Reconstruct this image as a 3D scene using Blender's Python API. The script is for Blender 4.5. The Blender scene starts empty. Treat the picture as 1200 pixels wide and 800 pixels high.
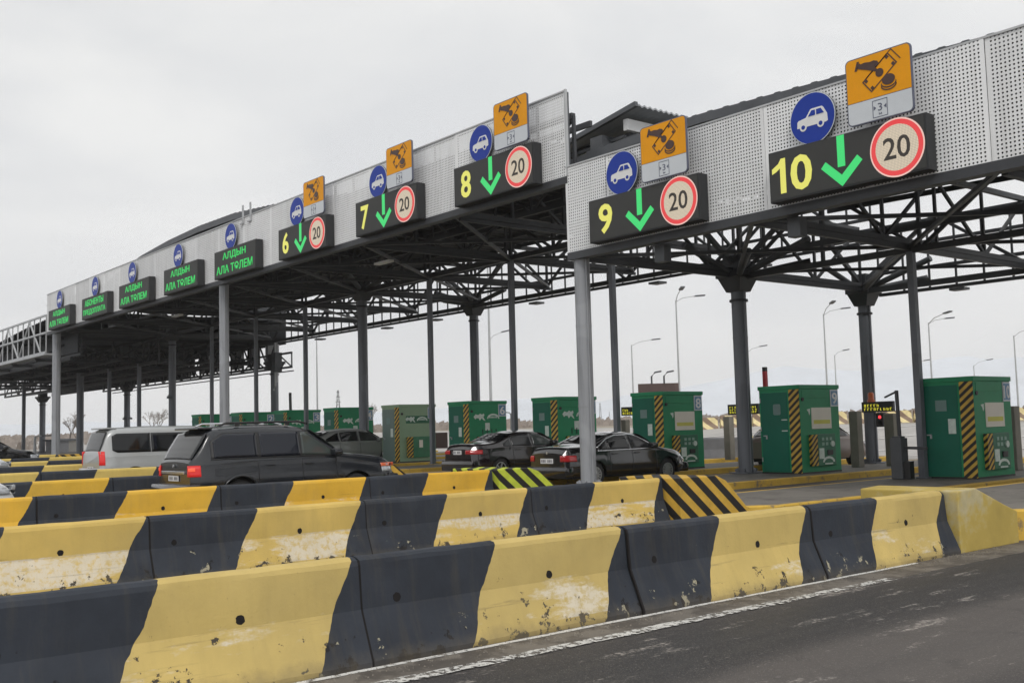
import bpy, bmesh, math, random
from mathutils import Vector, Matrix
R_ = random.Random(7)
sc = bpy.context.scene
C = sc.collection
PI = math.pi
H = 1.78

# ------------------------------------------------------------------ camera calibration
F = 1226.5
RM = Matrix(((0.63287823, 0.08036549, 0.77006918), (0.77377999, -0.0309512, -0.63269784), (-0.02701251, 0.9962848, -0.08177353)))
cam = bpy.data.objects.new('camera', bpy.data.cameras.new('camera'))
C.objects.link(cam)
cam.data.sensor_width = 36; cam.data.lens = F / 1200 * 36; cam.data.clip_end = 20000; cam.data.clip_start = 0.05
M4 = RM.to_4x4(); M4.translation = Vector((0, 0, H)); cam.matrix_world = M4
sc.camera = cam

def ray(px, py): return RM @ Vector((px - 600, -(py - 400), -F))
def ony(px, py, y):
    d = ray(px, py); t = y / d.y; return d * t + Vector((0, 0, H))
def atdepth(px, depth, py=490):                 # point at that depth in front of the camera, seen in that direction
    d = ray(px, py); s = depth / F; return d * s + Vector((0, 0, H))

def sstep(a, b, t):
    t = max(0, min(1, (t - a) / (b - a))); return t * t * (3 - 2 * t)
def gz(x, y):
    z = 0.0068 * max(0.0, min(60.0, -x - 12.0))
    z += 1.22 * sstep(41, 58, y)
    return z

# ------------------------------------------------------------------ materials
def nt(name):
    m = bpy.data.materials.new(name); m.use_nodes = True
    t = m.node_tree; b = t.nodes['Principled BSDF']
    return m, t, b
def N(t, typ, **kw):
    n = t.nodes.new(typ)
    for k, v in kw.items():
        if k.startswith('i_'):
            key = k[2:]
            key = int(key) if key.isdigit() else key.replace('_', ' ')
            n.inputs[key].default_value = v
        else: setattr(n, k, v)
    return n
def L(t, a, b): t.links.new(a, b)
def ramp(t, fac, stops, interp='LINEAR'):
    r = t.nodes.new('ShaderNodeValToRGB'); r.color_ramp.interpolation = interp
    e = r.color_ramp.elements
    while len(e) < len(stops): e.new(0.5)
    for el, (p, c) in zip(e, stops):
        el.position = p; el.color = (c if len(c) == 4 else (*c, 1)) if hasattr(c, '__len__') else (c, c, c, 1)
    if fac is not None: L(t, fac, r.inputs[0])
    return r
def noise(t, vec, scale, detail=4, rough=.6, dist=0):
    n = N(t, 'ShaderNodeTexNoise'); n.inputs['Scale'].default_value = scale; n.inputs['Detail'].default_value = detail
    n.inputs['Roughness'].default_value = rough; n.inputs['Distortion'].default_value = dist
    if vec is not None: L(t, vec, n.inputs['Vector'])
    return n.outputs['Fac']
def mix(t, fac, a, b):
    n = t.nodes.new('ShaderNodeMix'); n.data_type = 'RGBA'
    if isinstance(fac, (int, float)): n.inputs[0].default_value = fac
    else: L(t, fac, n.inputs[0])
    for s, v in ((6, a), (7, b)):
        if hasattr(v, 'links') or hasattr(v, 'is_linked'): L(t, v, n.inputs[s])
        else: n.inputs[s].default_value = (*v, 1) if len(v) == 3 else v
    return n.outputs[2]
def math_(t, op, a, b=None, c=None, clamp=False):
    n = t.nodes.new('ShaderNodeMath'); n.operation = op; n.use_clamp = clamp
    for i, v in enumerate((a, b, c)):
        if v is None: continue
        if isinstance(v, (int, float)): n.inputs[i].default_value = v
        else: L(t, v, n.inputs[i])
    return n.outputs[0]
def bump(t, b, h, strength=.3, dist=.01):
    n = t.nodes.new('ShaderNodeBump'); n.inputs['Strength'].default_value = strength; n.inputs['Distance'].default_value = dist
    L(t, h, n.inputs['Height']); L(t, n.outputs[0], b.inputs['Normal'])
def objvec(t, rnd=True):
    tc = t.nodes.new('ShaderNodeTexCoord')
    if not rnd: return tc.outputs['Object']
    oi = t.nodes.new('ShaderNodeObjectInfo')
    m = N(t, 'ShaderNodeVectorMath', operation='SCALE'); L(t, oi.outputs['Location'], m.inputs[0]); m.inputs['Scale'].default_value = 1.37
    a = N(t, 'ShaderNodeVectorMath', operation='ADD'); L(t, tc.outputs['Object'], a.inputs[0]); L(t, m.outputs[0], a.inputs[1])
    return a.outputs[0]

def plain(name, col, rough=.6, metal=0, var=.12, scale=3.0, coat=0, spec=None):
    m, t, b = nt(name)
    v = objvec(t)
    n = noise(t, v, scale, 5)
    n2 = noise(t, v, scale * 9, 3)
    s = math_(t, 'ADD', math_(t, 'MULTIPLY', n, .7), math_(t, 'MULTIPLY', n2, .3))
    d = tuple(c * (1 - var) for c in col); l = tuple(min(1, c * (1 + var)) for c in col)
    r = ramp(t, s, [(.3, d), (.7, l)])
    L(t, r.outputs[0], b.inputs['Base Color'])
    b.inputs['Roughness'].default_value = rough; b.inputs['Metallic'].default_value = metal
    b.inputs['Coat Weight'].default_value = coat; b.inputs['Coat Roughness'].default_value = .05
    if spec is not None: b.inputs['Specular IOR Level'].default_value = spec
    return m
def emis(name, col, strength=1.0, base=(.02, .02, .02), dots=None):
    m, t, b = nt(name)
    b.inputs['Base Color'].default_value = (*base, 1); b.inputs['Roughness'].default_value = .5
    b.inputs['Emission Strength'].default_value = strength
    if dots:
        v = objvec(t, False); sp = N(t, 'ShaderNodeSeparateXYZ'); L(t, v, sp.inputs[0])
        fx = math_(t, 'ABSOLUTE', math_(t, 'SUBTRACT', math_(t, 'FRACT', math_(t, 'DIVIDE', sp.outputs[0], dots)), .5))
        fz = math_(t, 'ABSOLUTE', math_(t, 'SUBTRACT', math_(t, 'FRACT', math_(t, 'DIVIDE', sp.outputs[2], dots)), .5))
        g = math_(t, 'GREATER_THAN', math_(t, 'MAXIMUM', fx, fz), .40)
        c = mix(t, g, col, tuple(x * .5 for x in col)); L(t, c, b.inputs['Emission Color'])
    else: b.inputs['Emission Color'].default_value = (*col, 1)
    return m

def mat_barrier(name, L_, yel, s_b, s_y, sthr=.53):
    """painted jersey block: local y from 0 (joint) to L_; black to s_b, yellow to s_y, black after, slanted with height"""
    m, t, b = nt(name)
    tc = t.nodes.new('ShaderNodeTexCoord'); sp = N(t, 'ShaderNodeSeparateXYZ'); L(t, tc.outputs['Object'], sp.inputs[0])
    v = objvec(t)
    w = math_(t, 'MULTIPLY', math_(t, 'SUBTRACT', noise(t, v, 2.2, 3), .5), .12)
    y = math_(t, 'ADD', math_(t, 'SUBTRACT', sp.outputs[1], math_(t, 'MULTIPLY', math_(t, 'SUBTRACT', sp.outputs[2], .81), .55)), w)
    isy = math_(t, 'MULTIPLY', math_(t, 'GREATER_THAN', y, s_b), math_(t, 'LESS_THAN', y, s_y))
    ny = noise(t, v, 1.3, 4)
    yc = ramp(t, ny, [(.3, tuple(c * .86 for c in yel)), (.7, tuple(min(1, c * 1.1) for c in yel))]).outputs[0]
    bc = ramp(t, noise(t, v, 2.0, 5), [(.3, (.021, .025, .033)), (.7, (.034, .040, .052))]).outputs[0]
    base = mix(t, isy, bc, yc)
    # worn lower slope: whitish scrapes on the yellow, thin chips everywhere low down
    zlow = math_(t, 'SUBTRACT', 1.0, math_(t, 'DIVIDE', sp.outputs[2], .46), clamp=True)
    mp = N(t, 'ShaderNodeMapping'); mp.inputs['Scale'].default_value = (1, .35, 1.3); L(t, v, mp.inputs['Vector'])
    sc1 = noise(t, mp.outputs[0], 2.1, 8, .72)
    band = math_(t, 'MULTIPLY', math_(t, 'LESS_THAN', sp.outputs[2], .44), math_(t, 'GREATER_THAN', sp.outputs[2], .10))
    scr = math_(t, 'MULTIPLY', ramp(t, sc1, [(sthr, 0), (sthr + .08, 1)]).outputs[0], band)
    scr = math_(t, 'MULTIPLY', scr, isy)
    fine = ramp(t, noise(t, v, 14, 5, .7), [(.34, .15), (.52, 1)]).outputs[0]
    base = mix(t, math_(t, 'MULTIPLY', math_(t, 'MULTIPLY', scr, fine), .8), base, (.66, .61, .52))
    ch = noise(t, v, 6.5, 7, .7)
    thr = math_(t, 'ADD', ch, math_(t, 'MULTIPLY', zlow, .16))
    chip = ramp(t, thr, [(.70, 0), (.715, 1)]).outputs[0]
    chipc = mix(t, isy, mix(t, math_(t, 'GREATER_THAN', noise(t, v, 3, 2), .56), (.012, .012, .014), (.34, .31, .22)), (.055, .045, .035))
    base = mix(t, chip, base, chipc)
    # grime rising from the ground
    gr = math_(t, 'MULTIPLY', ramp(t, math_(t, 'ADD', math_(t, 'SUBTRACT', .30, sp.outputs[2]), math_(t, 'MULTIPLY', noise(t, v, 5, 6, .7), .22)), [(.27, 0), (.42, 1)]).outputs[0], .6)
    base = mix(t, gr, base, (.10, .085, .065))
    streak = N(t, 'ShaderNodeMapping'); streak.inputs['Scale'].default_value = (1, 6, .7); L(t, v, streak.inputs['Vector'])
    base = mix(t, math_(t, 'MULTIPLY', ramp(t, noise(t, streak.outputs[0], 1.6, 5, .65), [(.5, 0), (.8, 1)]).outputs[0], .14), base, (.20, .15, .07))
    # pores and small pits in the cast concrete, tyre rubs along the lower slope
    pit = ramp(t, noise(t, v, 55, 3, .6), [(.70, 0), (.74, 1)]).outputs[0]
    base = mix(t, math_(t, 'MULTIPLY', pit, .45), base, (.05, .04, .03))
    rub = N(t, 'ShaderNodeMapping'); rub.inputs['Scale'].default_value = (1, .5, 9); L(t, v, rub.inputs['Vector'])
    rb_ = ramp(t, noise(t, rub.outputs[0], 1.4, 6, .7), [(.60, 0), (.70, 1)]).outputs[0]
    base = mix(t, math_(t, 'MULTIPLY', math_(t, 'MULTIPLY', rb_, math_(t, 'LESS_THAN', sp.outputs[2], .5)), .35), base, (.05, .045, .04))
    blot = ramp(t, noise(t, v, .9, 4, .6), [(.45, 0), (.75, 1)]).outputs[0]
    base = mix(t, math_(t, 'MULTIPLY', math_(t, 'MULTIPLY', blot, isy), .25), base, (.34, .28, .14))
    L(t, base, b.inputs['Base Color']); b.inputs['Roughness'].default_value = .72
    b.inputs['Specular IOR Level'].default_value = .3
    bump(t, b, math_(t, 'SUBTRACT', noise(t, v, 30, 5, .6), math_(t, 'MULTIPLY', chip, .6)), .45, .006)
    return m

def mat_hazard(name, col, width, slope=1.0, use='z', dark=(.012, .010, .010), horizontal=1):
    m, t, b = nt(name)
    tc = t.nodes.new('ShaderNodeTexCoord'); sp = N(t, 'ShaderNodeSeparateXYZ'); L(t, tc.outputs['Object'], sp.inputs[0])
    v = objvec(t)
    a = math_(t, 'ADD', sp.outputs[0], sp.outputs[1])
    u = math_(t, 'ADD', sp.outputs[2], math_(t, 'MULTIPLY', a, slope))
    f = math_(t, 'FRACT', math_(t, 'DIVIDE', u, width))
    g = math_(t, 'GREATER_THAN', f, .5)
    n = noise(t, v, 5, 5)
    cc = ramp(t, n, [(.3, tuple(c * .8 for c in col)), (.7, tuple(min(1, c * 1.1) for c in col))]).outputs[0]
    base = mix(t, g, cc, dark)
    chip = ramp(t, noise(t, v, 11, 6, .7), [(.68, 0), (.70, 1)]).outputs[0]
    base = mix(t, math_(t, 'MULTIPLY', chip, .7), base, (.14, .11, .07))
    L(t, base, b.inputs['Base Color']); b.inputs['Roughness'].default_value = .6
    return m

def mat_perf():
    m, t, b = nt('perforated_metal')
    tc = t.nodes.new('ShaderNodeTexCoord'); sp = N(t, 'ShaderNodeSeparateXYZ'); L(t, tc.outputs['Object'], sp.inputs[0])
    p = .0767
    def cell(o): return math_(t, 'SUBTRACT', math_(t, 'FRACT', math_(t, 'DIVIDE', o, p)), .5)
    cx, cz = cell(sp.outputs[0]), cell(sp.outputs[2])
    d = math_(t, 'SQRT', math_(t, 'ADD', math_(t, 'MULTIPLY', cx, cx), math_(t, 'MULTIPLY', cz, cz)))
    hole = math_(t, 'LESS_THAN', d, .25)
    # solid rim round each panel (panel 2.454 wide = 32 cells, local x 0..2.454)
    inx = math_(t, 'MULTIPLY', math_(t, 'GREATER_THAN', sp.outputs[0], .0767), math_(t, 'LESS_THAN', sp.outputs[0], 2.454 - .0767))
    hole = math_(t, 'MULTIPLY', hole, inx)
    tr = t.nodes.new('ShaderNodeBsdfTransparent'); ms = t.nodes.new('ShaderNodeMixShader')
    v = objvec(t)
    r = ramp(t, noise(t, v, .8, 5), [(.3, (.82, .825, .83)), (.7, (.90, .905, .91))])
    mp = N(t, 'ShaderNodeMapping'); mp.inputs['Scale'].default_value = (7, 1, .4); L(t, v, mp.inputs['Vector'])
    st = ramp(t, noise(t, mp.outputs[0], 1.4, 6, .7), [(.48, 0), (.75, 1)]).outputs[0]
    cc = mix(t, math_(t, 'MULTIPLY', st, .35), r.outputs[0], (.42, .41, .39))
    oi = t.nodes.new('ShaderNodeObjectInfo')
    pb = math_(t, 'ADD', math_(t, 'MULTIPLY', oi.outputs['Random'], .14), .86)
    sv = N(t, 'ShaderNodeVectorMath', operation='SCALE'); L(t, cc, sv.inputs[0]); L(t, pb, sv.inputs['Scale'])
    L(t, sv.outputs[0], b.inputs['Base Color']); b.inputs['Roughness'].default_value = .55; b.inputs['Metallic'].default_value = 0.0
    L(t, hole, ms.inputs[0]); L(t, b.outputs[0], ms.inputs[1]); L(t, tr.outputs[0], ms.inputs[2])
    L(t, ms.outputs[0], t.nodes['Material Output'].inputs['Surface'])
    return m

def mat_ground():
    m, t, b = nt('plaza_surface')
    tc = t.nodes.new('ShaderNodeTexCoord'); v = tc.outputs['Object']
    sp = N(t, 'ShaderNodeSeparateXYZ'); L(t, v, sp.inputs[0])
    mp = N(t, 'ShaderNodeMapping'); mp.inputs['Scale'].default_value = (1, .16, 1); L(t, v, mp.inputs['Vector'])
    a = noise(t, mp.outputs[0], 1.1, 6, .6)
    c = ramp(t, a, [(.3, (.075, .068, .060)), (.7, (.15, .138, .122))]).outputs[0]
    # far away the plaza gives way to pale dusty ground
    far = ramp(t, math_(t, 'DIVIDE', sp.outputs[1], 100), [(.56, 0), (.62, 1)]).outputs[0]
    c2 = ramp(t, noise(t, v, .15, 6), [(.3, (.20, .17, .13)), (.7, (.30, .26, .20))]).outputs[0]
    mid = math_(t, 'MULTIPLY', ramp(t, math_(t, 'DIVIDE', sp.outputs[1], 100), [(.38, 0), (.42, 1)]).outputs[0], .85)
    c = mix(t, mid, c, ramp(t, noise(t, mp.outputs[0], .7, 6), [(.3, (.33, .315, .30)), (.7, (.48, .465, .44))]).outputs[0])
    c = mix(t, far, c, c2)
    L(t, c, b.inputs['Base Color']); b.inputs['Roughness'].default_value = .85
    bump(t, b, noise(t, v, 40, 4), .3, .005)
    return m

def mat_asphalt():
    m, t, b = nt('worn_asphalt')
    tc = t.nodes.new('ShaderNodeTexCoord'); v = tc.outputs['Object']
    sp = N(t, 'ShaderNodeSeparateXYZ'); L(t, v, sp.inputs[0])
    mp = N(t, 'ShaderNodeMapping'); mp.inputs['Scale'].default_value = (1, .12, 1); L(t, v, mp.inputs['Vector'])
    a = noise(t, mp.outputs[0], 1.3, 5, .55, .3)
    # wheel track: dark band near the barrier, dusty brown toward the lane centre
    wob = math_(t, 'MULTIPLY', math_(t, 'SUBTRACT', noise(t, mp.outputs[0], .7, 3), .5), .5)
    xx = math_(t, 'ADD', sp.outputs[0], wob)
    tr = ramp(t, math_(t, 'DIVIDE', math_(t, 'ADD', xx, 7.0), 7.0), [(.06, .55), (.11, .30), (.17, .0), (.25, .0), (.31, .75), (.44, .9), (.53, .25), (.62, .05), (.8, .5), (1, .6)]).outputs[0]
    f = math_(t, 'ADD', math_(t, 'MULTIPLY', a, .5), math_(t, 'MULTIPLY', tr, .5))
    c = ramp(t, f, [(.26, (.014, .013, .014)), (.42, (.026, .023, .023)), (.66, (.070, .061, .056))]).outputs[0]
    g = noise(t, v, 85, 3, .6)
    c = mix(t, math_(t, 'MULTIPLY', ramp(t, g, [(.45, 0), (.72, 1)]).outputs[0], .35), c, (.16, .145, .13))
    # pale scuffs and dried salt
    mp2 = N(t, 'ShaderNodeMapping'); mp2.inputs['Scale'].default_value = (1.6, .45, 1); L(t, v, mp2.inputs['Vector'])
    s1 = noise(t, mp2.outputs[0], 1.7, 9, .75)
    sc_ = math_(t, 'MULTIPLY', ramp(t, s1, [(.565, 0), (.62, 1)]).outputs[0], ramp(t, noise(t, v, 22, 5), [(.42, 0), (.55, 1)]).outputs[0])
    c = mix(t, math_(t, 'MULTIPLY', sc_, .6), c, (.42, .38, .34))
    cr_ = N(t, 'ShaderNodeTexVoronoi', feature='DISTANCE_TO_EDGE'); cr_.inputs['Scale'].default_value = .55; nv = N(t, 'ShaderNodeTexNoise'); nv.inputs['Scale'].default_value = 3; L(t, v, nv.inputs['Vector'])
    va = N(t, 'ShaderNodeVectorMath', operation='ADD'); L(t, v, va.inputs[0]); L(t, nv.outputs['Color'], va.inputs[1]); L(t, va.outputs[0], cr_.inputs['Vector'])
    ck = ramp(t, cr_.outputs['Distance'], [(.004, 1), (.010, 0)]).outputs[0]
    c = mix(t, math_(t, 'MULTIPLY', ck, .22), c, (.012, .011, .011))
    st_ = ramp(t, noise(t, v, 1.7, 4, .6), [(.60, 0), (.72, 1)]).outputs[0]
    c = mix(t, math_(t, 'MULTIPLY', st_, .5), c, (.020, .018, .018))
    agg = N(t, 'ShaderNodeTexVoronoi'); agg.inputs['Scale'].default_value = 60; L(t, v, agg.inputs['Vector'])
    sg = math_(t, 'MULTIPLY', math_(t, 'LESS_THAN', agg.outputs['Distance'], .28), math_(t, 'GREATER_THAN', noise(t, v, 31, 2), .55))
    c = mix(t, math_(t, 'MULTIPLY', sg, .45), c, (.26, .24, .21))
    L(t, c, b.inputs['Base Color'])
    r = ramp(t, a, [(.3, .55), (.7, .85)]).outputs[0]; L(t, r, b.inputs['Roughness'])
    bump(t, b, g, .5, .006)
    return m
def mat_line(name='road_line', thr=.44, col=(.62, .61, .58), under=(.10, .09, .078)):
    m, t, b = nt(name)
    tc = t.nodes.new('ShaderNodeTexCoord'); v = tc.outputs['Object']
    n = noise(t, v, 16, 7, .7)
    n2 = noise(t, v, 1.1, 3)
    f = math_(t, 'ADD', math_(t, 'MULTIPLY', n, .75), math_(t, 'MULTIPLY', n2, .25))
    k = ramp(t, f, [(thr, 0), (thr + .05, 1)]).outputs[0]
    tr = t.nodes.new('ShaderNodeBsdfTransparent'); ms = t.nodes.new('ShaderNodeMixShader')
    b.inputs['Base Color'].default_value = (*col, 1); b.inputs['Roughness'].default_value = .75
    L(t, k, ms.inputs[0]); L(t, tr.outputs[0], ms.inputs[1]); L(t, b.outputs[0], ms.inputs[2])
    L(t, ms.outputs[0], t.nodes['Material Output'].inputs['Surface'])
    return m
def mat_wornpaint(name, col, under, thr=.60, scale=3):
    m, t, b = nt(name)
    v = objvec(t)
    c = ramp(t, noise(t, v, 1.2, 5), [(.3, tuple(x * .8 for x in col)), (.7, tuple(min(1, x * 1.12) for x in col))]).outputs[0]
    k = ramp(t, noise(t, v, scale, 8, .72), [(thr - .06, 0), (thr + .04, 1)]).outputs[0]
    u = ramp(t, noise(t, v, 8, 4), [(.3, tuple(x * .8 for x in under)), (.7, under)]).outputs[0]
    L(t, mix(t, k, c, u), b.inputs['Base Color']); b.inputs['Roughness'].default_value = .75
    bump(t, b, noise(t, v, 25, 4), .3, .006)
    return m
def mat_glass(name, col=(.02, .025, .028), tint=.0):
    m, t, b = nt(name)
    b.inputs['Base Color'].default_value = (*col, 1); b.inputs['Roughness'].default_value = .04
    b.inputs['Specular IOR Level'].default_value = .42
    return m

MT = {}
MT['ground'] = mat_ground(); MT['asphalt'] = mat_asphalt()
MT['line'] = mat_line(thr=.466, col=(.56, .55, .52)); MT['line2'] = mat_line('edge_line', .40)
MT['kerb'] = mat_wornpaint('kerb_yellow', (.60, .38, .055), (.22, .17, .10), .62)
MT['island'] = mat_wornpaint('island_concrete', (.17, .155, .135), (.10, .09, .08), .6, 2)
MT['gutter'] = mat_wornpaint('gutter_concrete', (.16, .142, .12), (.09, .078, .066), .5, 2.2)
MT['nose_yellow'] = mat_wornpaint('nose_yellow', (.46, .34, .08), (.50, .43, .24), .56, 1.2)
MT['perf'] = mat_perf()
def mat_column(name, col):
    m, t, b = nt(name); v = objvec(t)
    mp = N(t, 'ShaderNodeMapping'); mp.inputs['Scale'].default_value = (5, 5, .35); L(t, v, mp.inputs['Vector'])
    a = noise(t, mp.outputs[0], 1.5, 6, .65)
    c = ramp(t, a, [(.3, tuple(x * .72 for x in col)), (.5, col), (.75, tuple(x * 1.12 for x in col))]).outputs[0]
    k = ramp(t, noise(t, v, 6, 7, .7), [(.66, 0), (.70, 1)]).outputs[0]
    c = mix(t, math_(t, 'MULTIPLY', k, .7), c, (.09, .05, .03))
    p = ramp(t, noise(t, v, .45, 2, .4), [(.58, 0), (.60, 1)]).outputs[0]
    c = mix(t, math_(t, 'MULTIPLY', p, .25), c, tuple(min(1, x * 1.5) for x in col))
    L(t, c, b.inputs['Base Color']); b.inputs['Roughness'].default_value = .5
    return m
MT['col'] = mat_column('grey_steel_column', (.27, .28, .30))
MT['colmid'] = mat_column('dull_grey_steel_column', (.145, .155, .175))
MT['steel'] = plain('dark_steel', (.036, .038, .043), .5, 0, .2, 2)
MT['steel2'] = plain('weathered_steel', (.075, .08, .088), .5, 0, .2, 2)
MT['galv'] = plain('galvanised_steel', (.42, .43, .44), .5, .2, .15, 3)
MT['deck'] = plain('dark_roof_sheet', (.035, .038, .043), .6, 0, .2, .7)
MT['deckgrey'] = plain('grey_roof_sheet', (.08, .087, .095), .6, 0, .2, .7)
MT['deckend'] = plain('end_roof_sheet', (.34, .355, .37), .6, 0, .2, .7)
MT['trim'] = plain('light_trim', (.45, .46, .47), .5)
MT['green'] = plain('kiosk_green', (.018, .25, .11), .5, 0, .14, 1.5, 0, .3)
MT['palegreen'] = plain('kiosk_pale_green', (.25, .37, .23), .45, 0, .08, 1.5)
MT['greydoor'] = plain('kiosk_grey_green', (.13, .19, .17), .45, 0, .08, 1.5)
MT['green2'] = plain('panel_green', (.02, .17, .075), .4, 0, .3, 9)
MT['haz'] = mat_hazard('kiosk_hazard', (.60, .38, .05), .205, -.85)
MT['hazs'] = mat_hazard('panel_hazard', (.60, .38, .05), .17, -.85)
MT['hazo'] = mat_hazard('nose_hazard_amber', (.60, .37, .05), .36, .80)
MT['hazl'] = mat_hazard('nose_hazard_lime', (.52, .60, .05), .36, .80)
MT['hazf'] = mat_hazard('far_hazard', (.74, .62, .32), .985, 1.0, dark=(.22, .15, .10))
MT['paper'] = plain('paper_notice', (.80, .75, .66), .8, 0, .05)
MT['paperline'] = plain('notice_band', (.66, .62, .14), .8, 0, .05)
MT['white'] = plain('white_paint', (.75, .75, .74), .5, 0, .04)
MT['decal'] = plain('faded_white_decal', (.60, .68, .62), .5, 0, .2, 8)
MT['blue'] = plain('sign_blue', (.010, .040, .32), .45, 0, .06, 3, 0, .25)
MT['plateblue'] = plain('plate_blue', (.10, .24, .40), .4, 0, .06)
MT['orange'] = plain('sign_orange', (.80, .33, .005), .5, 0, .06, 3, 0, .2)
MT['brown'] = plain('pictogram_brown', (.055, .022, .015), .4, 0, .1)
MT['signwhite'] = plain('sign_white', (.58, .61, .64), .4, 0, .04)
MT['ink'] = plain('sign_ink', (.10, .11, .16), .5, 0, .04)
MT['board'] = plain('display_housing', (.020, .021, .023), .55, 0, .1)
MT['boardface'] = plain('display_face', (.032, .032, .030), .6, 0, .1)
MT['ledy'] = emis('led_yellow', (.78, .75, .14), .95)
MT['ledg'] = emis('led_green', (.035, .66, .16), 1.0)
MT['ledt'] = emis('led_text_green', (.01, .62, .10), 1.0)
MT['ledcream'] = emis('led_cream', (.72, .61, .46), .95, dots=.03)
MT['ledr'] = emis('led_red', (.78, .045, .05), .95)
MT['ledrim'] = emis('led_rim', (.85, .55, .48), .95)
MT['leddark'] = plain('led_off', (.05, .042, .035), .6)
MT['ledamber'] = emis('led_small_yellow', (.65, .60, .04), .9)
MT['redlamp'] = emis('red_signal', (1.0, .05, .06), 1.6)
MT['beacon'] = plain('orange_beacon', (.55, .12, .04), .3)
MT['black'] = plain('black_plastic', (.012, .012, .013), .5)
MT['tyre'] = plain('tyre_rubber', (.012, .012, .013), .8)
MT['rim'] = plain('alloy_rim', (.45, .46, .47), .3, .7)
MT['chrome'] = plain('chrome', (.62, .63, .65), .18, .9, .02)
MT['taillamp'] = plain('tail_lamp_red', (.38, .010, .012), .15, 0, .2, 8, .8)
MT['taillit'] = emis('tail_lamp_lit', (.62, .016, .012), .5, (.35, .01, .01))
MT['taillit2'] = emis('brake_lamp_lit', (.95, .16, .06), .75, (.4, .02, .02))
MT['headlamp'] = plain('headlamp', (.45, .47, .5), .1, .3, .1, 8, .8)
MT['indicator'] = plain('indicator_amber', (.62, .13, .05), .2, 0, .1, 8, .5)
MT['glass'] = mat_glass('tinted_glass', (.004, .005, .006)); MT['glassb'] = mat_glass('blue_tinted_glass', (.008, .010, .017))
MT['glassc'] = mat_glass('clear_glass', (.045, .055, .052))
MT['glassg'] = mat_glass('smoked_glass', (.020, .021, .023))
MT['plate'] = plain('number_plate', (.62, .62, .62), .4, 0, .03)
MT['plateink'] = plain('number_plate_ink', (.12, .12, .13), .5)
def paint(name, col, rough=.25, coat=1.0, metal=.3): 
    return plain(name, col, rough, metal, .05, 2, coat)
MT['p_suv'] = paint('graphite_paint', (.010, .012, .016), .24, .45, 0)
MT['p_bmw'] = paint('black_paint', (.006, .006, .007), .15, .9, 0)
MT['p_dark'] = paint('dark_paint', (.010, .007, .008), .18, .8, 0)
MT['p_silver'] = paint('silver_paint', (.36, .37, .37), .35, .6, .3)
MT['p_grey'] = paint('grey_paint', (.26, .27, .26), .35, .6, .3)
MT['p_white'] = paint('white_car_paint', (.62, .63, .64), .3, .6, 0)
MT['p_beige'] = paint('beige_paint', (.20, .155, .135), .4, .4, .1)
MT['grille'] = plain('brown_cladding', (.11, .075, .07), .7)
MT['redwhite'] = mat_hazard('boom_red_white', (.45, .02, .03), 2.0, 0, dark=(.5, .03, .04))
MT['concrete'] = plain('grey_concrete', (.22, .22, .23), .8, 0, .15, 4)
MT['post'] = plain('tan_concrete_post', (.23, .215, .18), .8, 0, .15, 4)
MT['bark'] = plain('bare_bark', (.12, .10, .085), .9)
MT['twig'] = plain('bare_twigs', (.17, .145, .125), .9)
MT['brick'] = plain('pale_render', (.32, .30, .27), .8)
MT['yfar'] = plain('far_barrier_yellow', (.62, .52, .24), .7)
MT['scrub'] = plain('dry_scrub', (.30, .26, .23), .9, 0, .3, 2)
MT['hill'] = plain('haze_paled_hill', (.50, .54, .60), .95, 0, .15, .01)  # pale bluish base colour, haze over the hills painted in

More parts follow.
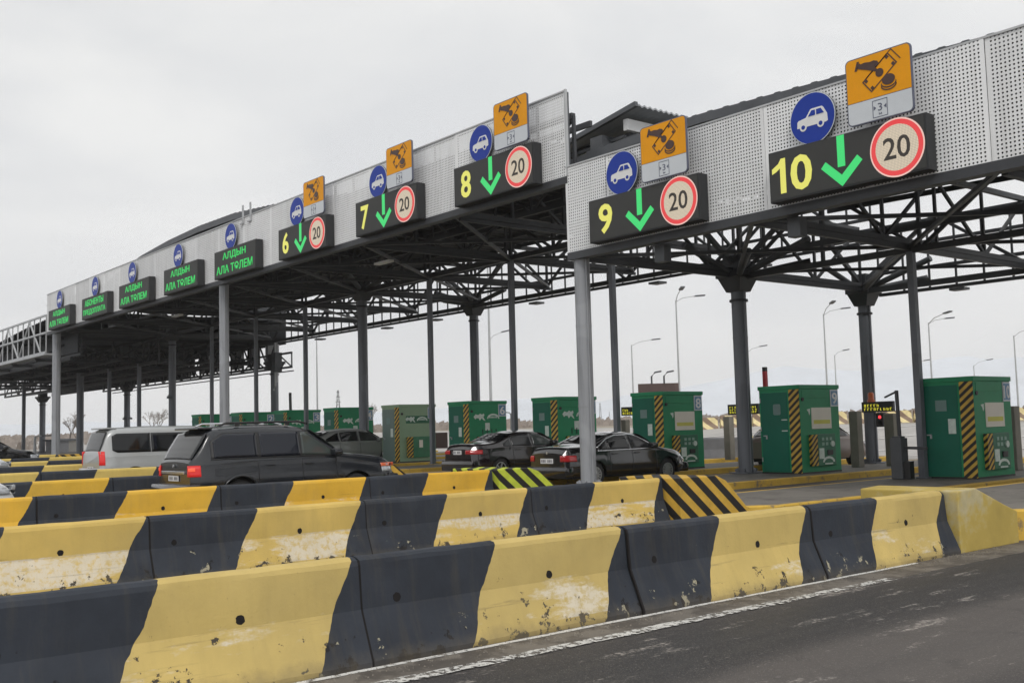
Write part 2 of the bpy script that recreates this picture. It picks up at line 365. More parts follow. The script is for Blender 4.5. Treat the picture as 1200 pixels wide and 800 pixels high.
# ------------------------------------------------------------------ mesh builder
class MB:
    def __init__(s): s.v = []; s.f = []; s.m = []
    def quadbox(s, pts, mi=0):           # 8 points: bottom 4 then top 4
        n = len(s.v); s.v += [tuple(p) for p in pts]
        for f in ((3, 2, 1, 0), (4, 5, 6, 7), (0, 1, 5, 4), (1, 2, 6, 5), (2, 3, 7, 6), (3, 0, 4, 7)):
            s.f.append(tuple(n + i for i in f)); s.m.append(mi)
        return s
    def box(s, x0, x1, y0, y1, z0, z1, mi=0):
        return s.quadbox([(x0, y0, z0), (x1, y0, z0), (x1, y1, z0), (x0, y1, z0), (x0, y0, z1), (x1, y0, z1), (x1, y1, z1), (x0, y1, z1)], mi)
    def bar(s, a, b, w, h=None, mi=0):
        a = Vector(a); b = Vector(b); h = h or w; d = (b - a).normalized()
        up = Vector((0, 0, 1)) if abs(d.z) < .95 else Vector((0, 1, 0))
        u = d.cross(up).normalized() * (w / 2); q = u.cross(d).normalized() * (h / 2)
        return s.quadbox([a - u - q, a + u - q, a + u + q, a - u + q, b - u - q, b + u - q, b + u + q, b - u + q], mi)
    def tube(s, pts, r, n=10, mi=0, cap=True):
        pts = [Vector(p) for p in pts]; rs = r if hasattr(r, '__len__') else [r] * len(pts); st = len(s.v)
        for i, p in enumerate(pts):
            d = (pts[min(i + 1, len(pts) - 1)] - pts[max(i - 1, 0)]).normalized()
            up = Vector((0, 0, 1)) if abs(d.z) < .9 else Vector((1, 0, 0))
            u = d.cross(up).normalized(); w = d.cross(u).normalized()
            for k in range(n):
                a = 2 * PI * k / n; s.v.append(tuple(p + (u * math.cos(a) + w * math.sin(a)) * rs[i]))
        for i in range(len(pts) - 1):
            for k in range(n):
                a = st + i * n + k; b = st + i * n + (k + 1) % n
                s.f.append((a, b, b + n, a + n)); s.m.append(mi)
        if cap:
            s.f.append(tuple(st + k for k in range(n))[::-1]); s.m.append(mi)
            s.f.append(tuple(st + (len(pts) - 1) * n + k for k in range(n))); s.m.append(mi)
        return s
    def prism(s, poly, o, ax, ay, dep, mi=0):      # polygon in plane (o,ax,ay) extruded by vector dep
        o = Vector(o); ax = Vector(ax); ay = Vector(ay); dep = Vector(dep); n = len(s.v); k = len(poly)
        for p in poly: s.v.append(tuple(o + ax * p[0] + ay * p[1]))
        for p in poly: s.v.append(tuple(o + ax * p[0] + ay * p[1] + dep))
        s.f.append(tuple(n + i for i in range(k))); s.m.append(mi)
        s.f.append(tuple(n + k + i for i in range(k))[::-1]); s.m.append(mi)
        for i in range(k):
            j = (i + 1) % k; s.f.append((n + i, n + k + i, n + k + j, n + j)); s.m.append(mi)
        return s
    def grid(s, P, nu, nv, mi=0, double=False):     # P(u,v) -> point
        st = len(s.v)
        for i in range(nu + 1):
            for j in range(nv + 1): s.v.append(tuple(P(i / nu, j / nv)))
        for i in range(nu):
            for j in range(nv):
                a = st + i * (nv + 1) + j; s.f.append((a, a + nv + 1, a + nv + 2, a + 1)); s.m.append(mi)
        return s
    def build(s, name, mats, parent=None, loc=None, smooth=None, bevel=0, solid=0, recalc=True):
        me = bpy.data.meshes.new(name); me.from_pydata(s.v, [], s.f); me.update()
        if not isinstance(mats, (list, tuple)): mats = [mats]
        for m in mats: me.materials.append(MT[m] if isinstance(m, str) else m)
        for p, mi in zip(me.polygons, s.m): p.material_index = mi
        if recalc or bevel:
            bm = bmesh.new(); bm.from_mesh(me)
            if bevel: 
                bmesh.ops.bevel(bm, geom=bm.edges[:], offset=bevel, segments=2, affect='EDGES', profile=.6)
            bmesh.ops.recalc_face_normals(bm, faces=bm.faces)
            bm.to_mesh(me); bm.free()
        if smooth is not None:
            me.shade_smooth(); me.set_sharp_from_angle(angle=math.radians(smooth))
        o = bpy.data.objects.new(name, me); C.objects.link(o)
        if parent: o.parent = parent
        if loc: o.location = loc
        if solid:
            md = o.modifiers.new('thick', 'SOLIDIFY'); md.thickness = solid; md.offset = 0
        return o

def tag(o, label=None, cat=None, group=None, kind=None):
    if label: o['label'] = label
    if cat: o['category'] = cat
    if group: o['group'] = group
    if kind: o['kind'] = kind
    return o
def thing(name, label, cat, loc=(0, 0, 0), rz=0, group=None):
    o = bpy.data.objects.new(name, None); C.objects.link(o); o.location = loc; o.rotation_euler = (0, 0, rz); o.empty_display_size = .3
    return tag(o, label, cat, group)
def copy_tree(o, parent=None):
    c = o.copy(); C.objects.link(c)
    if parent: c.parent = parent
    for ch in [x for x in o.children]: copy_tree(ch, c)
    return c
def circle(r, n=32, cx=0, cy=0): return [(cx + r * math.cos(2 * PI * i / n), cy + r * math.sin(2 * PI * i / n)) for i in range(n)]
def rrect(x0, x1, y0, y1, r, n=5):
    out = []
    for cx, cy, a0 in ((x1 - r, y1 - r, 0), (x0 + r, y1 - r, 90), (x0 + r, y0 + r, 180), (x1 - r, y0 + r, 270)):
        for i in range(n + 1):
            a = math.radians(a0 + 90 * i / n); out.append((cx + r * math.cos(a), cy + r * math.sin(a)))
    return out
def text(name, body, w, h, m, parent, loc, bold=.0, rot=(PI / 2, 0, 0), ext=.004):
    """text turned into mesh, fitted into w x h, centred on loc, facing -Y"""
    cu = bpy.data.curves.new('t', 'FONT'); cu.body = body; cu.size = 1; cu.align_x = 'LEFT'; cu.offset = bold; cu.extrude = .001; cu.resolution_u = 3
    o = bpy.data.objects.new('t', cu); C.objects.link(o)
    dg = bpy.context.evaluated_depsgraph_get(); me = bpy.data.meshes.new_from_object(o.evaluated_get(dg))
    bpy.data.objects.remove(o)
    xs = [v.co.x for v in me.vertices]; ys = [v.co.y for v in me.vertices]
    x0, x1, y0, y1 = min(xs), max(xs), min(ys), max(ys)
    for v in me.vertices:
        v.co = Vector(((v.co.x - (x0 + x1) / 2) / (x1 - x0) * w, (v.co.y - (y0 + y1) / 2) / (y1 - y0) * h, v.co.z * ext / .001))
    me.materials.clear(); me.materials.append(MT[m])
    ob = bpy.data.objects.new(name, me); C.objects.link(ob); ob.parent = parent; ob.location = loc; ob.rotation_euler = rot
    return ob

# ------------------------------------------------------------------ ground
g = MB()
xs = [-2850, -1500, -600, -300, -150, -100, -82] + [-80 + 4 * i for i in range(0, 26)] + [30, 60, 150, 400, 1500, 2550]
ys = [-400, -100, -40, -20, 0, 10, 20, 30, 36, 40] + [41 + 1.0 * i for i in range(0, 20)] + [64, 70, 90, 120, 180, 300, 600, 1200, 2000, 2850]
for x in xs:
    for y in ys: g.v.append((x, y, gz(x, y)))
ny_ = len(ys)
for i in range(len(xs) - 1):
    for j in range(ny_ - 1):
        a = i * ny_ + j; g.f.append((a, a + ny_, a + ny_ + 1, a + 1)); g.m.append(0)
tag(g.build('ground', 'ground', smooth=60), kind='structure')
tag(MB().box(-6.55, 6, -6, 60, -.05, .004).build('road', 'asphalt'), kind='structure')
# gutter strip, edge lines
gt = MB().box(-6.95, -6.42, -6, 22, -.04, .010)
tag(gt.build('gutter', 'gutter'), kind='structure')
def strip(x0, x1, y0, y1, z, wob=.03):
    b = MB(); n = int((y1 - y0) / .15); st = 0
    for i in range(n + 1):
        y = y0 + (y1 - y0) * i / n
        b.v.append((x0 + R_.uniform(-wob, wob), y, z)); b.v.append((x1 + R_.uniform(-wob, wob), y, z))
        if i: a = 2 * i - 2; b.f.append((a, a + 1, a + 3, a + 2)); b.m.append(0)
    return b
tag(strip(-6.915, -6.85, -3, 11.9, .014, .006).build('road_edge_line', 'line2'), kind='structure')
tag(strip(-6.50, -6.36, -3, 10.6, .0145, .012).build('road_marking', 'line'), kind='structure')
tag(strip(-3.35, -3.2, 5.4, 9.2, .009, .01).build('road_marking', plain('yellow_line_paint', (.55, .48, .15), .7)), kind='structure')
# lane stripes on the far plaza
for i, (p0, dd) in enumerate(((60, 45), (60, 49), (60, 54), (60, 59), (60, 64))):
    a = atdepth(800, dd); b_ = atdepth(1300, dd)
    m = MB(); n = 30
    for k in range(n + 1):
        p = a.lerp(b_, k / n); f = (b_ - a).normalized(); q = Vector((-f.y, f.x, 0)) * .12
        for s_ in (-1, 1): 
            c = p + q * s_; m.v.append((c.x, c.y, gz(c.x, c.y) + .03))
        if k: j = 2 * k - 2; m.f.append((j, j + 1, j + 3, j + 2)); m.m.append(0)
    tag(m.build('far_lane_line', 'line2'), kind='structure')

gb = MB(); rg_ = random.Random(11)
for i in range(1500):
    x = -6.93 + abs(rg_.gauss(0, .16)); y = rg_.uniform(2.5, 14); s_ = rg_.uniform(.004, .014)
    if x > -5.9: continue
    n0 = len(gb.v); p = [(x + rg_.uniform(-s_, s_), y + rg_.uniform(-s_, s_), .012) for _ in range(1)][0]
    a0 = rg_.uniform(0, 6)
    for k_ in range(3): gb.v.append((p[0] + s_ * math.cos(a0 + k_ * 2.1), p[1] + s_ * math.sin(a0 + k_ * 2.1), .006))
    gb.v.append((p[0], p[1], .008 + s_)); gb.f += [(n0, n0 + 1, n0 + 3), (n0 + 1, n0 + 2, n0 + 3), (n0 + 2, n0, n0 + 3)]; gb.m += [0, 0, 0]
tag(gb.build('grit', plain('road_grit', (.20, .18, .15), .9, 0, .5, 20), recalc=False), 'loose grit and dirt along the foot of the nearest barrier row', 'grit', kind='stuff')

# ------------------------------------------------------------------ concrete barriers
def barrier_mesh(L_, detail=True):
    hp = [(-.29, 0), (-.29, .05), (-.13, .42), (-.105, .75), (-.09, .785), (-.05, .806), (0, .812), (.05, .806), (.09, .785), (.105, .75), (.13, .42), (.29, .05), (.29, 0)]
    b = MB(); n = 14 if detail else 2
    for i in range(n + 1):
        y = .012 + (L_ - .024) * i / n
        for (x, z) in hp:
            b.v.append((x + (R_.uniform(-.004, .004) if detail else 0), y, z + (R_.uniform(-.004, .004) if detail and z > .7 else 0)))
    k = len(hp)
    for i in range(n):
        for j in range(k - 1):
            a = i * k + j; b.f.append((a, a + k, a + k + 1, a + 1)); b.m.append(0)
    b.f.append(tuple(range(k))); b.m.append(0); b.f.append(tuple(n * k + j for j in range(k))[::-1]); b.m.append(0)
    return b
def hole_mesh(L_, ys_):
    b = MB()
    for y in ys_:
        r = .036; n = 14
        o = Vector((.1285, y, .475)); ax = Vector((0, 1, 0)); ay = Vector((-.076, 0, 1)).normalized()
        b.prism([(r * math.cos(2 * PI * i / n) * R_.uniform(.88, 1.1), r * math.sin(2 * PI * i / n) * R_.uniform(.9, 1.1)) for i in range(n)], o, ax, ay, (-.02, 0, 0))
    return b
MT['hole'] = plain('drill_hole', (.008, .006, .006), .95)
rowword = ['nearest', 'second nearest', 'third nearest', 'fourth nearest', 'fifth nearest', 'sixth', 'seventh', 'eighth', 'ninth', 'tenth']
endword = ['far end', 'second from far end', 'third from far end', 'fourth from far end', 'fifth from far end']
rows = {1: (13.05, 2.93), 2: (13.9, 3.06), 3: (14.55, 3.2), 4: (14.5, 3.2), 5: (14.5, 3.2), 6: (14.66, 3.2), 7: (14.7, 3.2), 8: (14.8, 3.2), 9: (15.0, 3.2), 10: (15.1, 3.2)}
RX = {k: -7.22 - 5.7 * (k - 1) for k in rows}
def screen_x(x, y, z=.8):
    c = RM.transposed() @ Vector((x, y, z - H)); return 600 + F * c.x / -c.z if c.z < 0 else -9999
for k, (E, L_) in rows.items():
    yel = {1: (.53, .395, .135), 2: (.58, .41, .115), 3: (.68, .395, .04), 4: (.66, .40, .045)}.get(k, (.58, .43, .12))
    mm = mat_barrier('barrier_paint_row', L_, yel, L_ * .47, L_ * .985, {1: .53, 2: .46}.get(k, .56))
    protos = None
    for i in range(5):
        y0 = E - L_ * (i + 1)
        if screen_x(RX[k], y0 + L_) < -40: break
        loc = (RX[k], y0, gz(RX[k], y0))
        lab = 'striped concrete barrier block, %s of the %s row' % (endword[i], rowword[k - 1])
        o = barrier_mesh(L_, k < 4).build('concrete_barrier', mm, smooth=13.5)
        o.location = (loc[0] + R_.uniform(-.014, .014), loc[1], loc[2]); o.rotation_euler = (0, 0, R_.uniform(-.004, .004))
        tag(o, lab, 'barrier', 'jersey barrier blocks between the lanes')
        for hy in (.33 if k == 1 else .3, L_ * .66): hole_mesh(L_, (hy,)).build('lifting_hole', 'hole', o)
        # rough dark joint
        j = MB(); pts = [(.291, 0), (.291, .05), (.131, .42), (.106, .75), (.09, .785)]
        for q in range(len(pts) - 1):
            (x1, z1), (x2, z2) = pts[q], pts[q + 1]; w = .010
            j.quadbox([(x1 - .02, -w, z1), (x1 + .003, -w, z1), (x1 + .003, w, z1), (x1 - .02, w, z1), (x2 - .02, -w, z2), (x2 + .003, -w, z2), (x2 + .003, w, z2), (x2 - .02, w, z2)])
        if i < 4 and k < 4: j.build('joint_gap', 'hole', o)

def nose(k, x0, x1, prof, mat_, label):
    b = MB(); z = gz(x0, prof[0][0])
    b.prism([(y, h) for y, h in prof], (x0, 0, 0), (0, 1, 0), (0, 0, 1), (x1 - x0, 0, 0))
    o = b.build('crash_nose', mat_, bevel=.02); 
    # origin at base
    c = Vector(((x0 + x1) / 2, prof[0][0], 0))
    for v in o.data.vertices: v.co -= c
    o.location = c + Vector((0, 0, z))
    return tag(o, label, 'crash block', 'concrete blocks at the heads of the islands')
nose(1, -8.35, -6.93, [(13.08, 0), (13.08, .80), (13.55, .82), (14.3, .56), (14.68, .44), (14.68, 0)], 'nose_yellow', 'dirty plain yellow concrete block right after the nearest barrier row')
nose(2, -13.95, -12.45, [(13.94, 0), (13.94, .80), (14.95, .80), (15.2, .7), (15.85, .12), (15.85, 0)], 'hazo', 'amber and black striped concrete block after the second nearest barrier row')
nose(3, -20.1, -18.35, [(14.6, 0), (14.6, .80), (15.5, .80), (15.75, .72), (16.2, .40), (16.4, 0)], 'hazl', 'lime and black striped concrete block after the third nearest barrier row')
for k in range(4, 10):
    X = RX[k]; E = rows[k][0]
    nose(k, X - .9, X + .3, [(E + .05, 0), (E + .05, .79), (E + 1.0, .79), (E + 1.6, .35), (E + 1.8, 0)], 'hazo',
         'small striped concrete block after the %s barrier row' % rowword[k - 1])

# ------------------------------------------------------------------ islands
KX = {10: -13.02, 9: -18.2, 8: -23.5, 7: -28.7, 6: -34.1, 5: -39.25, 4: -44.6, 3: -49.9, 2: -55.3, 1: -61.0}
KY = 25.65; IH = .17
def island(x0, x1, y0, y1, h):
    z = gz((x0 + x1) / 2, y0)
    r = MB(); w = .16
    pts = [(x0, y0 + .5), (x0 + .35, y0), (x1 - .35, y0), (x1, y0 + .5), (x1, y1), (x0, y1)]
    def ins(p, d):
        cx, cy = (x0 + x1) / 2, (y0 + y1) / 2
        return (p[0] + (d if p[0] < cx else -d), p[1] + (d if p[1] < cy else -d))
    b = MB(); n = len(pts)
    rings = [(0, -.02), (0, h - .02), (.02, h), (w, h)]
    for d, zz in rings:
        for p in pts: q = ins(p, d); b.v.append((q[0], q[1], z + zz))
    for a in range(len(rings) - 1):
        for i in range(n):
            j = (i + 1) % n; b.f.append((a * n + i, a * n + j, (a + 1) * n + j, (a + 1) * n + i)); b.m.append(0)
    b.f.append(tuple((len(rings) - 1) * n + i for i in range(n))); b.m.append(1)
    tag(b.build('traffic_island', ['kerb', 'island']), kind='structure')
island(-9.9, -6.93, 14.7, 40, .42)
for kk, x in KX.items():
    ny0 = {10: 16.0, 9: 16.5}.get(kk, 16.5)
    island(x - 2.3, x + .78, ny0, 38.5, IH)
def isz(x, y=25): return gz(x, y) + IH

# ------------------------------------------------------------------ payment kiosks
def logo(mb, ox, oz, s, x, mi):         # on a +X face: leaping animal blob and an oval road mark; u along +Y
    horse = [(-.30, .02), (-.22, .10), (-.12, .07), (-.04, .12), (.03, .08), (.10, .12), (.13, .06), (.08, .01), (.12, -.05), (.16, -.12), (.08, -.08), (.02, -.03), (-.06, -.10), (-.10, -.03), (-.18, -.02), (-.24, -.06)]
    mb.prism([(ox + a * s, oz + b * s) for a, b in horse], (x, 0, 0), (0, 1, 0), (0, 0, 1), (.006, 0, 0), mi)
    arc = []
    for i in range(13): a = PI * i / 12; arc.append((ox + s * (.48 - .25 * math.cos(a)), oz + s * (-.05 + .16 * math.sin(a))))
    for i in range(12, -1, -1): a = PI * i / 12; arc.append((ox + s * (.48 - .20 * math.cos(a)), oz + s * (-.05 + .11 * math.sin(a))))
    mb.prism(arc, (x, 0, 0), (0, 1, 0), (0, 0, 1), (.006, 0, 0), mi)
    for i in range(6):
        u = ox + s * (.32 + .055 * i); mb.box(x, x + .006, u, u + s * .035, oz - s * .03, oz + s * .03, mi)
def kiosk(n, label):
    x = KX[n]; W, D, HT = 1.42, 1.95, 2.58
    t = thing('payment_kiosk', label, 'kiosk', (x - W / 2, KY + D / 2, isz(x)), 0, 'payment kiosks on the lane islands')
    x0, x1, y0, y1 = -W / 2, W / 2, -D / 2, D / 2
    pale = n == 5
    body = 'palegreen' if pale else 'green'
    c = MB().box(x0, x1, y0, y1, .0, HT - .1)
    o = c.build('cabinet', [body], t, bevel=.012)
    MB().box(x0 - .03, x1 + .03, y0 - .03, y1 + .03, HT - .12, HT).build('roof_cap', body, t, bevel=.015)
    # door on the end wall facing the approach
    d = MB().box(x0 + .05, x1 - .42, y0 - .012, y0, .06, HT - .2)
    d_o = d.build('door', 'greydoor' if pale else shaded_green_door(), t, bevel=.004)
    MB().box(x0 + .22, x0 + .26, y0 - .05, y0 - .012, 1.02, 1.13).box(x0 + .14, x0 + .26, y0 - .06, y0 - .045, 1.10, 1.13).build('handle', 'galv', d_o)
    s = MB()
    if n == 9: s.prism(rrect(x0 + .50, x0 + .76, 1.72, 2.04, .05), (0, y0 - .014, 0), (1, 0, 0), (0, 0, 1), (0, -.004, 0))
    else: s.box(x0 + .40, x0 + .70, y0 - .02, y0 - .013, 1.72, 2.0)
    s.build('door_sticker', plain('grey_sticker', (.15, .24, .22), .5), d_o)
    s = MB()
    if n == 9: s.box(x0 + .78, x0 + .98, y0 - .02, y0 - .013, 1.56, 1.59).box(x0 + .78, x0 + .98, y0 - .02, y0 - .013, 1.24, 1.27)
    else: s.box(x0 + .72, x0 + .92, y0 - .02, y0 - .013, 1.14, 1.52)
    s.build('door_sticker', 'decal', d_o)
    MB().box(x1 - .36, x1 - .005, y0 - .016, y0 - .001, .03, HT - .13).build('hazard_strip', 'haz', t)
    for zz_ in (.35, 1.25, 2.1): MB().tube([(x0 + .045, y0 - .02, zz_), (x0 + .045, y0 - .02, zz_ + .13)], .016, 8).build('hinge', 'galv', d_o)
    MB().box(x0 - .004, x1 + .004, y0 - .004, y1 + .004, 0, .05).build('plinth', 'black', t)
    # machine side (+X)
    X = x1
    def U(u): return y0 + u * D
    def Z(v): return (1 - v) * HT
    top = MB().box(X, X + .012, U(.06), U(.74), Z(.15), Z(.06))
    top.build('top_flap', body, t, bevel=.004)
    MB().prism(circle(.055, 14, U(.07), Z(.165)), (X, 0, 0), (0, 1, 0), (0, 0, 1), (.03, 0, 0)).build('camera_port', 'black', t)
    mp = MB().box(X, X + .10, U(.34), U(.80), Z(.92), Z(.56))
    mpo = mp.build('machine_panel', 'green2' if pale else plain_panel(), t, bevel=.02)
    MB().box(X, X + .105, U(.19), U(.335), Z(.915), Z(.565)).build('hazard_strip', 'hazs', t)
    if pale:
        MB().box(X, X + .012, U(.18), U(.90), Z(.33), Z(.20)).build('logo_panel', plain('logo_panel_green', (.015, .13, .06), .5), t)
        lg = MB(); logo(lg, U(.34), Z(.265), 1.15, X + .013, 0); lg.build('emblem', 'decal', t)
        MB().box(X + .101, X + .106, U(.5), U(.6), Z(.75), Z(.62)).build('panel_notice', 'paper', mpo)
        MB().box(X, X + .02, U(.82), U(.87), Z(.92), Z(.56)).build('hazard_strip', 'hazs', t)
    else:
        k = MB()
        rr = random.Random(n)
        for a in range(3):
            for c_ in range(2):
                k.box(X + .101, X + .112, U(.44 + a * .10), U(.50 + a * .10), Z(.635 + c_ * .055), Z(.60 + c_ * .055))
        k.build('button', plain('pale_keys', (.22, .36, .29), .5), mpo)
        MB().prism(circle(.085, 16, U(.71), Z(.675)), (X + .1, 0, 0), (0, 1, 0), (0, 0, 1), (.03, 0, 0)).build('card_reader', 'decal', mpo)
        MB().box(X + .101, X + .12, U(.36), U(.48), Z(.84), Z(.72)).build('instruction_card', 'decal', mpo)
        MB().box(X + .101, X + .13, U(.57), U(.70), Z(.80), Z(.745)).build('cash_slot', 'black', mpo)
        a_ = []
        for i in range(11): q = PI * i / 10; a_.append((U(.60) - .30 * math.cos(q), Z(.88) + .17 * math.sin(q)))
        for i in range(10, -1, -1): q = PI * i / 10; a_.append((U(.60) - .22 * math.cos(q), Z(.88) + .10 * math.sin(q)))
        MB().prism(a_, (X + .101, 0, 0), (0, 1, 0), (0, 0, 1), (.006, 0, 0)).box(X + .101, X + .107, U(.5), U(.7), Z(.905), Z(.89)).build('emblem', 'decal', mpo)
        if n in (8, 9, 10):
            p = MB().box(X, X + .018, U(.28), U(.78), Z(.50), Z(.26)); po = p.build('paper_notice', 'paper', t)
            MB().box(X + .018, X + .022, U(.32), U(.74), Z(.445), Z(.40)).build('yellow_band', 'paperline', po)
            MB().prism([(U(.17), Z(.28)), (U(.25), Z(.27)), (U(.25), Z(.32)), (U(.23), Z(.345)), (U(.21), Z(.31))], (X, 0, 0), (0, 1, 0), (0, 0, 1), (.006, 0, 0)).build('emblem', 'decal', t)
        else:
            lg = MB(); logo(lg, U(.32), Z(.26), 1.3, X + .001, 0); lg.build('emblem', 'decal', t)
            MB().box(X, X + .012, U(.42), U(.54), Z(.47), Z(.35)).build('instruction_card', 'decal', t)
            lb = MB()
            for a in range(4): lb.box(X, X + .02, U(.34 + .12 * a), U(.36 + .12 * a), Z(.53), Z(.45))
            lb.build('slot', plain('dark_green_slot', (.004, .05, .03), .5), t)
    ns = MB().box(X, X + .02, U(.78), U(.985), Z(.25), Z(.055)).build('number_sign', 'signwhite', t)
    MB().box(X + .02, X + .024, U(.80), U(.965), Z(.235), Z(.07)).build('sign_field', 'plateblue', ns)
    if not pale:
        text('number', str(n), .26 if n < 10 else .34, .34, 'white', ns, (X + .026, U(.885), Z(.155)), .02, (PI / 2, 0, PI / 2))
    return t
_pg = {}
def shaded_green_door():
    if 'd' not in _pg: _pg['d'] = plain('door_green_shaded', (.003, .13, .08), .5, 0, .1, 1.5, 0, .3)  # darker cabinet green: shade of the approach side is in the colour
    return _pg['d']
def plain_panel():
    if 'p' not in _pg: _pg['p'] = plain('machine_green', (.015, .14, .07), .5, 0, .25, 6)
    return _pg['p']
klab = {10: 'rightmost green payment kiosk, behind the thin post, with a paper notice', 9: 'green payment kiosk numbered 9 with a cream notice, right of the thick column',
        8: 'green payment kiosk numbered 8 behind the bonnet of the black saloon', 7: 'green payment kiosk numbered 7 half hidden by the near column and black saloon',
        6: 'green payment kiosk numbered 6 behind the dark maroon saloon', 5: 'pale green and grey payment kiosk with a printed green machine cover',
        4: 'green payment kiosk numbered 4 behind the grey crossover', 3: 'green payment kiosk numbered 3 above the roof front of the graphite off-roader',
        2: 'green payment kiosk numbered 2, mostly hidden behind the graphite off-roader roof', 1: 'farthest green payment kiosk, leftmost above the graphite off-roader roof'}
for n in range(10, 0, -1): kiosk(n, klab[n])

# ------------------------------------------------------------------ canopy
def truss(x0, x1, y, zs, step, name, parent, mat_, w=.10, rails=None, posts=True, diag=True):
    b = MB(); n = max(1, round(abs(x1 - x0) / step)); dx = (x1 - x0) / n
    for z in zs: b.bar((x0, y, z), (x1, y, z), w * 1.2, w * 1.3)
    if rails:
        for z in rails: b.bar((x0, y, z), (x1, y, z), w * .6)
    for i in range(n + 1):
        x = x0 + i * dx
        if posts: b.bar((x, y, zs[0]), (x, y, zs[-1]), w * .7)
        if i < n and diag:
            if i % 2 == 0: b.bar((x, y + .01, zs[0]), (x + dx, y + .01, zs[-1]), w * .7)
            else: b.bar((x, y + .01, zs[-1]), (x + dx, y + .01, zs[0]), w * .7)
    return b.build(name, mat_, parent)
def ytruss(x, y0, y1, z0, z1, n, parent, mat_, w=.12, name='cross_truss'):
    b = MB(); dy = (y1 - y0) / n
    b.bar((x, y0, z0), (x, y1, z0), w * 1.3); b.bar((x, y0, z1), (x, y1, z1), w * 1.3)
    for i in range(n + 1):
        y = y0 + i * dy; b.bar((x, y, z0), (x, y, z1), w * .7)
        if i < n:
            a, c = (z0, z1) if i % 2 == 0 else (z1, z0); b.bar((x + .01, y, a), (x + .01, y + dy, c), w * .75)
    return b.build(name, mat_, parent)
def column(x, y, z1, r, parent, mat_, cap=None, square=False, z0=None):
    zz = isz(x) if z0 is None else z0
    b = MB()
    if square: b.box(x - r, x + r, y - r, y + r, zz, z1)
    else: b.tube([(x, y, zz), (x, y, z1)], r, 24)
    o = b.build('column', mat_, parent, smooth=40)
    bp_ = MB().box(x - r * 1.6, x + r * 1.6, y - r * 1.6, y + r * 1.6, zz, zz + .035)
    if not square:
        for q in range(6): a = q * PI / 3; bp_.bar((x + math.cos(a) * r, y + math.sin(a) * r, zz + .10), (x + math.cos(a) * r * 1.5, y + math.sin(a) * r * 1.5, zz + .05), .02, .14)
        bd = MB()
        for q in (.34, .69, .93): h_ = zz + (z1 - zz) * q; bd.tube([(x, y, h_), (x, y, h_ + .05)], r * 1.035, 24)
        bd.tube([(x + r * 1.1, y - r * .3, zz), (x + r * 1.1, y - r * .3, z1)], .022, 6)
        bd.build('weld_band', mat_, o, smooth=40)
    bp_.build('base_plate', mat_, o)
    if cap:
        c = MB(); z = cap
        c.quadbox([(x - r * 1.15, y - r * 1.15, z - .55), (x + r * 1.15, y - r * 1.15, z - .55), (x + r * 1.15, y + r * 1.15, z - .55), (x - r * 1.15, y + r * 1.15, z - .55),
                   (x - r * 1.9, y - r * 1.9, z - .12), (x + r * 1.9, y - r * 1.9, z - .12), (x + r * 1.9, y + r * 1.9, z - .12), (x - r * 1.9, y + r * 1.9, z - .12)])
        c.box(x - r * 2.1, x + r * 2.1, y - r * 2.1, y + r * 2.1, z - .12, z + .05)
        c.tube([(x, y, z - .85), (x, y, z - .78)], r * 1.25, 24)
        c.box(x - r * 1.3, x + r * 1.3, y - r * 1.3, y + r * 1.3, z + .05, z + .55)
        c.build('column_head', 'steel', o)
    return o
FY = 18.5
def fascia(xa, xb, z0, z1, parent):
    w = 2.454; x = xb; i = 0
    while x > xa + .3:
        xl = max(xa, x - w)
        b = MB(); b.box(0, x - xl - .008, -.004, .004, 0, z1 - z0)
        o = b.build('fascia_panel', 'perf', parent); o.location = (xl, FY, z0); o.rotation_euler = (R_.uniform(-.005, .005), 0, R_.uniform(-.003, .003))
        x = xl
def frame(xa, xb, z0, z1, parent):
    b = MB()
    for z in (z0 + .04, (z0 + z1) / 2, z1 - .05): b.bar((xa, FY + .07, z), (xb, FY + .07, z), .07)
    x = xb - .04
    while x > xa: b.bar((x, FY + .12, z0), (x, FY + .12, z1), .05); x -= 1.227
    b.build('fascia_frame', 'steel2', parent)
    MB().box(xa, xb, FY - .025, FY + .03, z1 - .012, z1 + .03).build('fascia_cap', 'trim', parent)
    MB().box(xa, xb, FY - .02, FY + .25, z0 - .20, z0 - .003).build('lower_beam', 'steel', parent)
def deck(prof, y0, y1, parent, mat_, th=.12, name='roof_deck', corr=True):
    """corrugated sheet: profile (x,z) polyline; ribs run along Y"""
    b = MB(); pts = []
    for i in range(len(prof) - 1):
        (xa, za), (xb, zb) = prof[i], prof[i + 1]; n = max(1, int(abs(xb - xa) / .12)) if corr else 1
        for k in range(n): pts.append((xa + (xb - xa) * k / n, za + (zb - za) * k / n))
    pts.append(prof[-1]); up = []; lo = []
    for i, (x, z) in enumerate(pts):
        dz = .06 if (i // 2) % 2 and corr else 0
        up.append((x, z + dz)); lo.append((x, z + dz - .02))
    k = len(up)
    for y in (y0, y1):
        for p in up: b.v.append((p[0], y, p[1]))
        for p in lo: b.v.append((p[0], y, p[1]))
    for i in range(k - 1):
        b.f += [(i, i + 1, 2 * k + i + 1, 2 * k + i), (k + i, 3 * k + i, 3 * k + i + 1, k + i + 1), (i, k + i, k + i + 1, i + 1), (2 * k + i, 2 * k + i + 1, 3 * k + i + 1, 3 * k + i)]; b.m += [0] * 4
    b.f += [(0, 2 * k, 3 * k, k), (k - 1, 2 * k - 1, 4 * k - 1, 3 * k - 1)]; b.m += [0, 0]
    o = b.build(name, mat_, parent)
    return o
def edge_beam(prof, y, parent, mat_, h=.28):
    b = MB()
    for i in range(len(prof) - 1):
        b.bar((prof[i][0], y, prof[i][1] - h / 2), (prof[i + 1][0], y, prof[i + 1][1] - h / 2), .12, h)
    return b.build('eave_beam', mat_, parent)

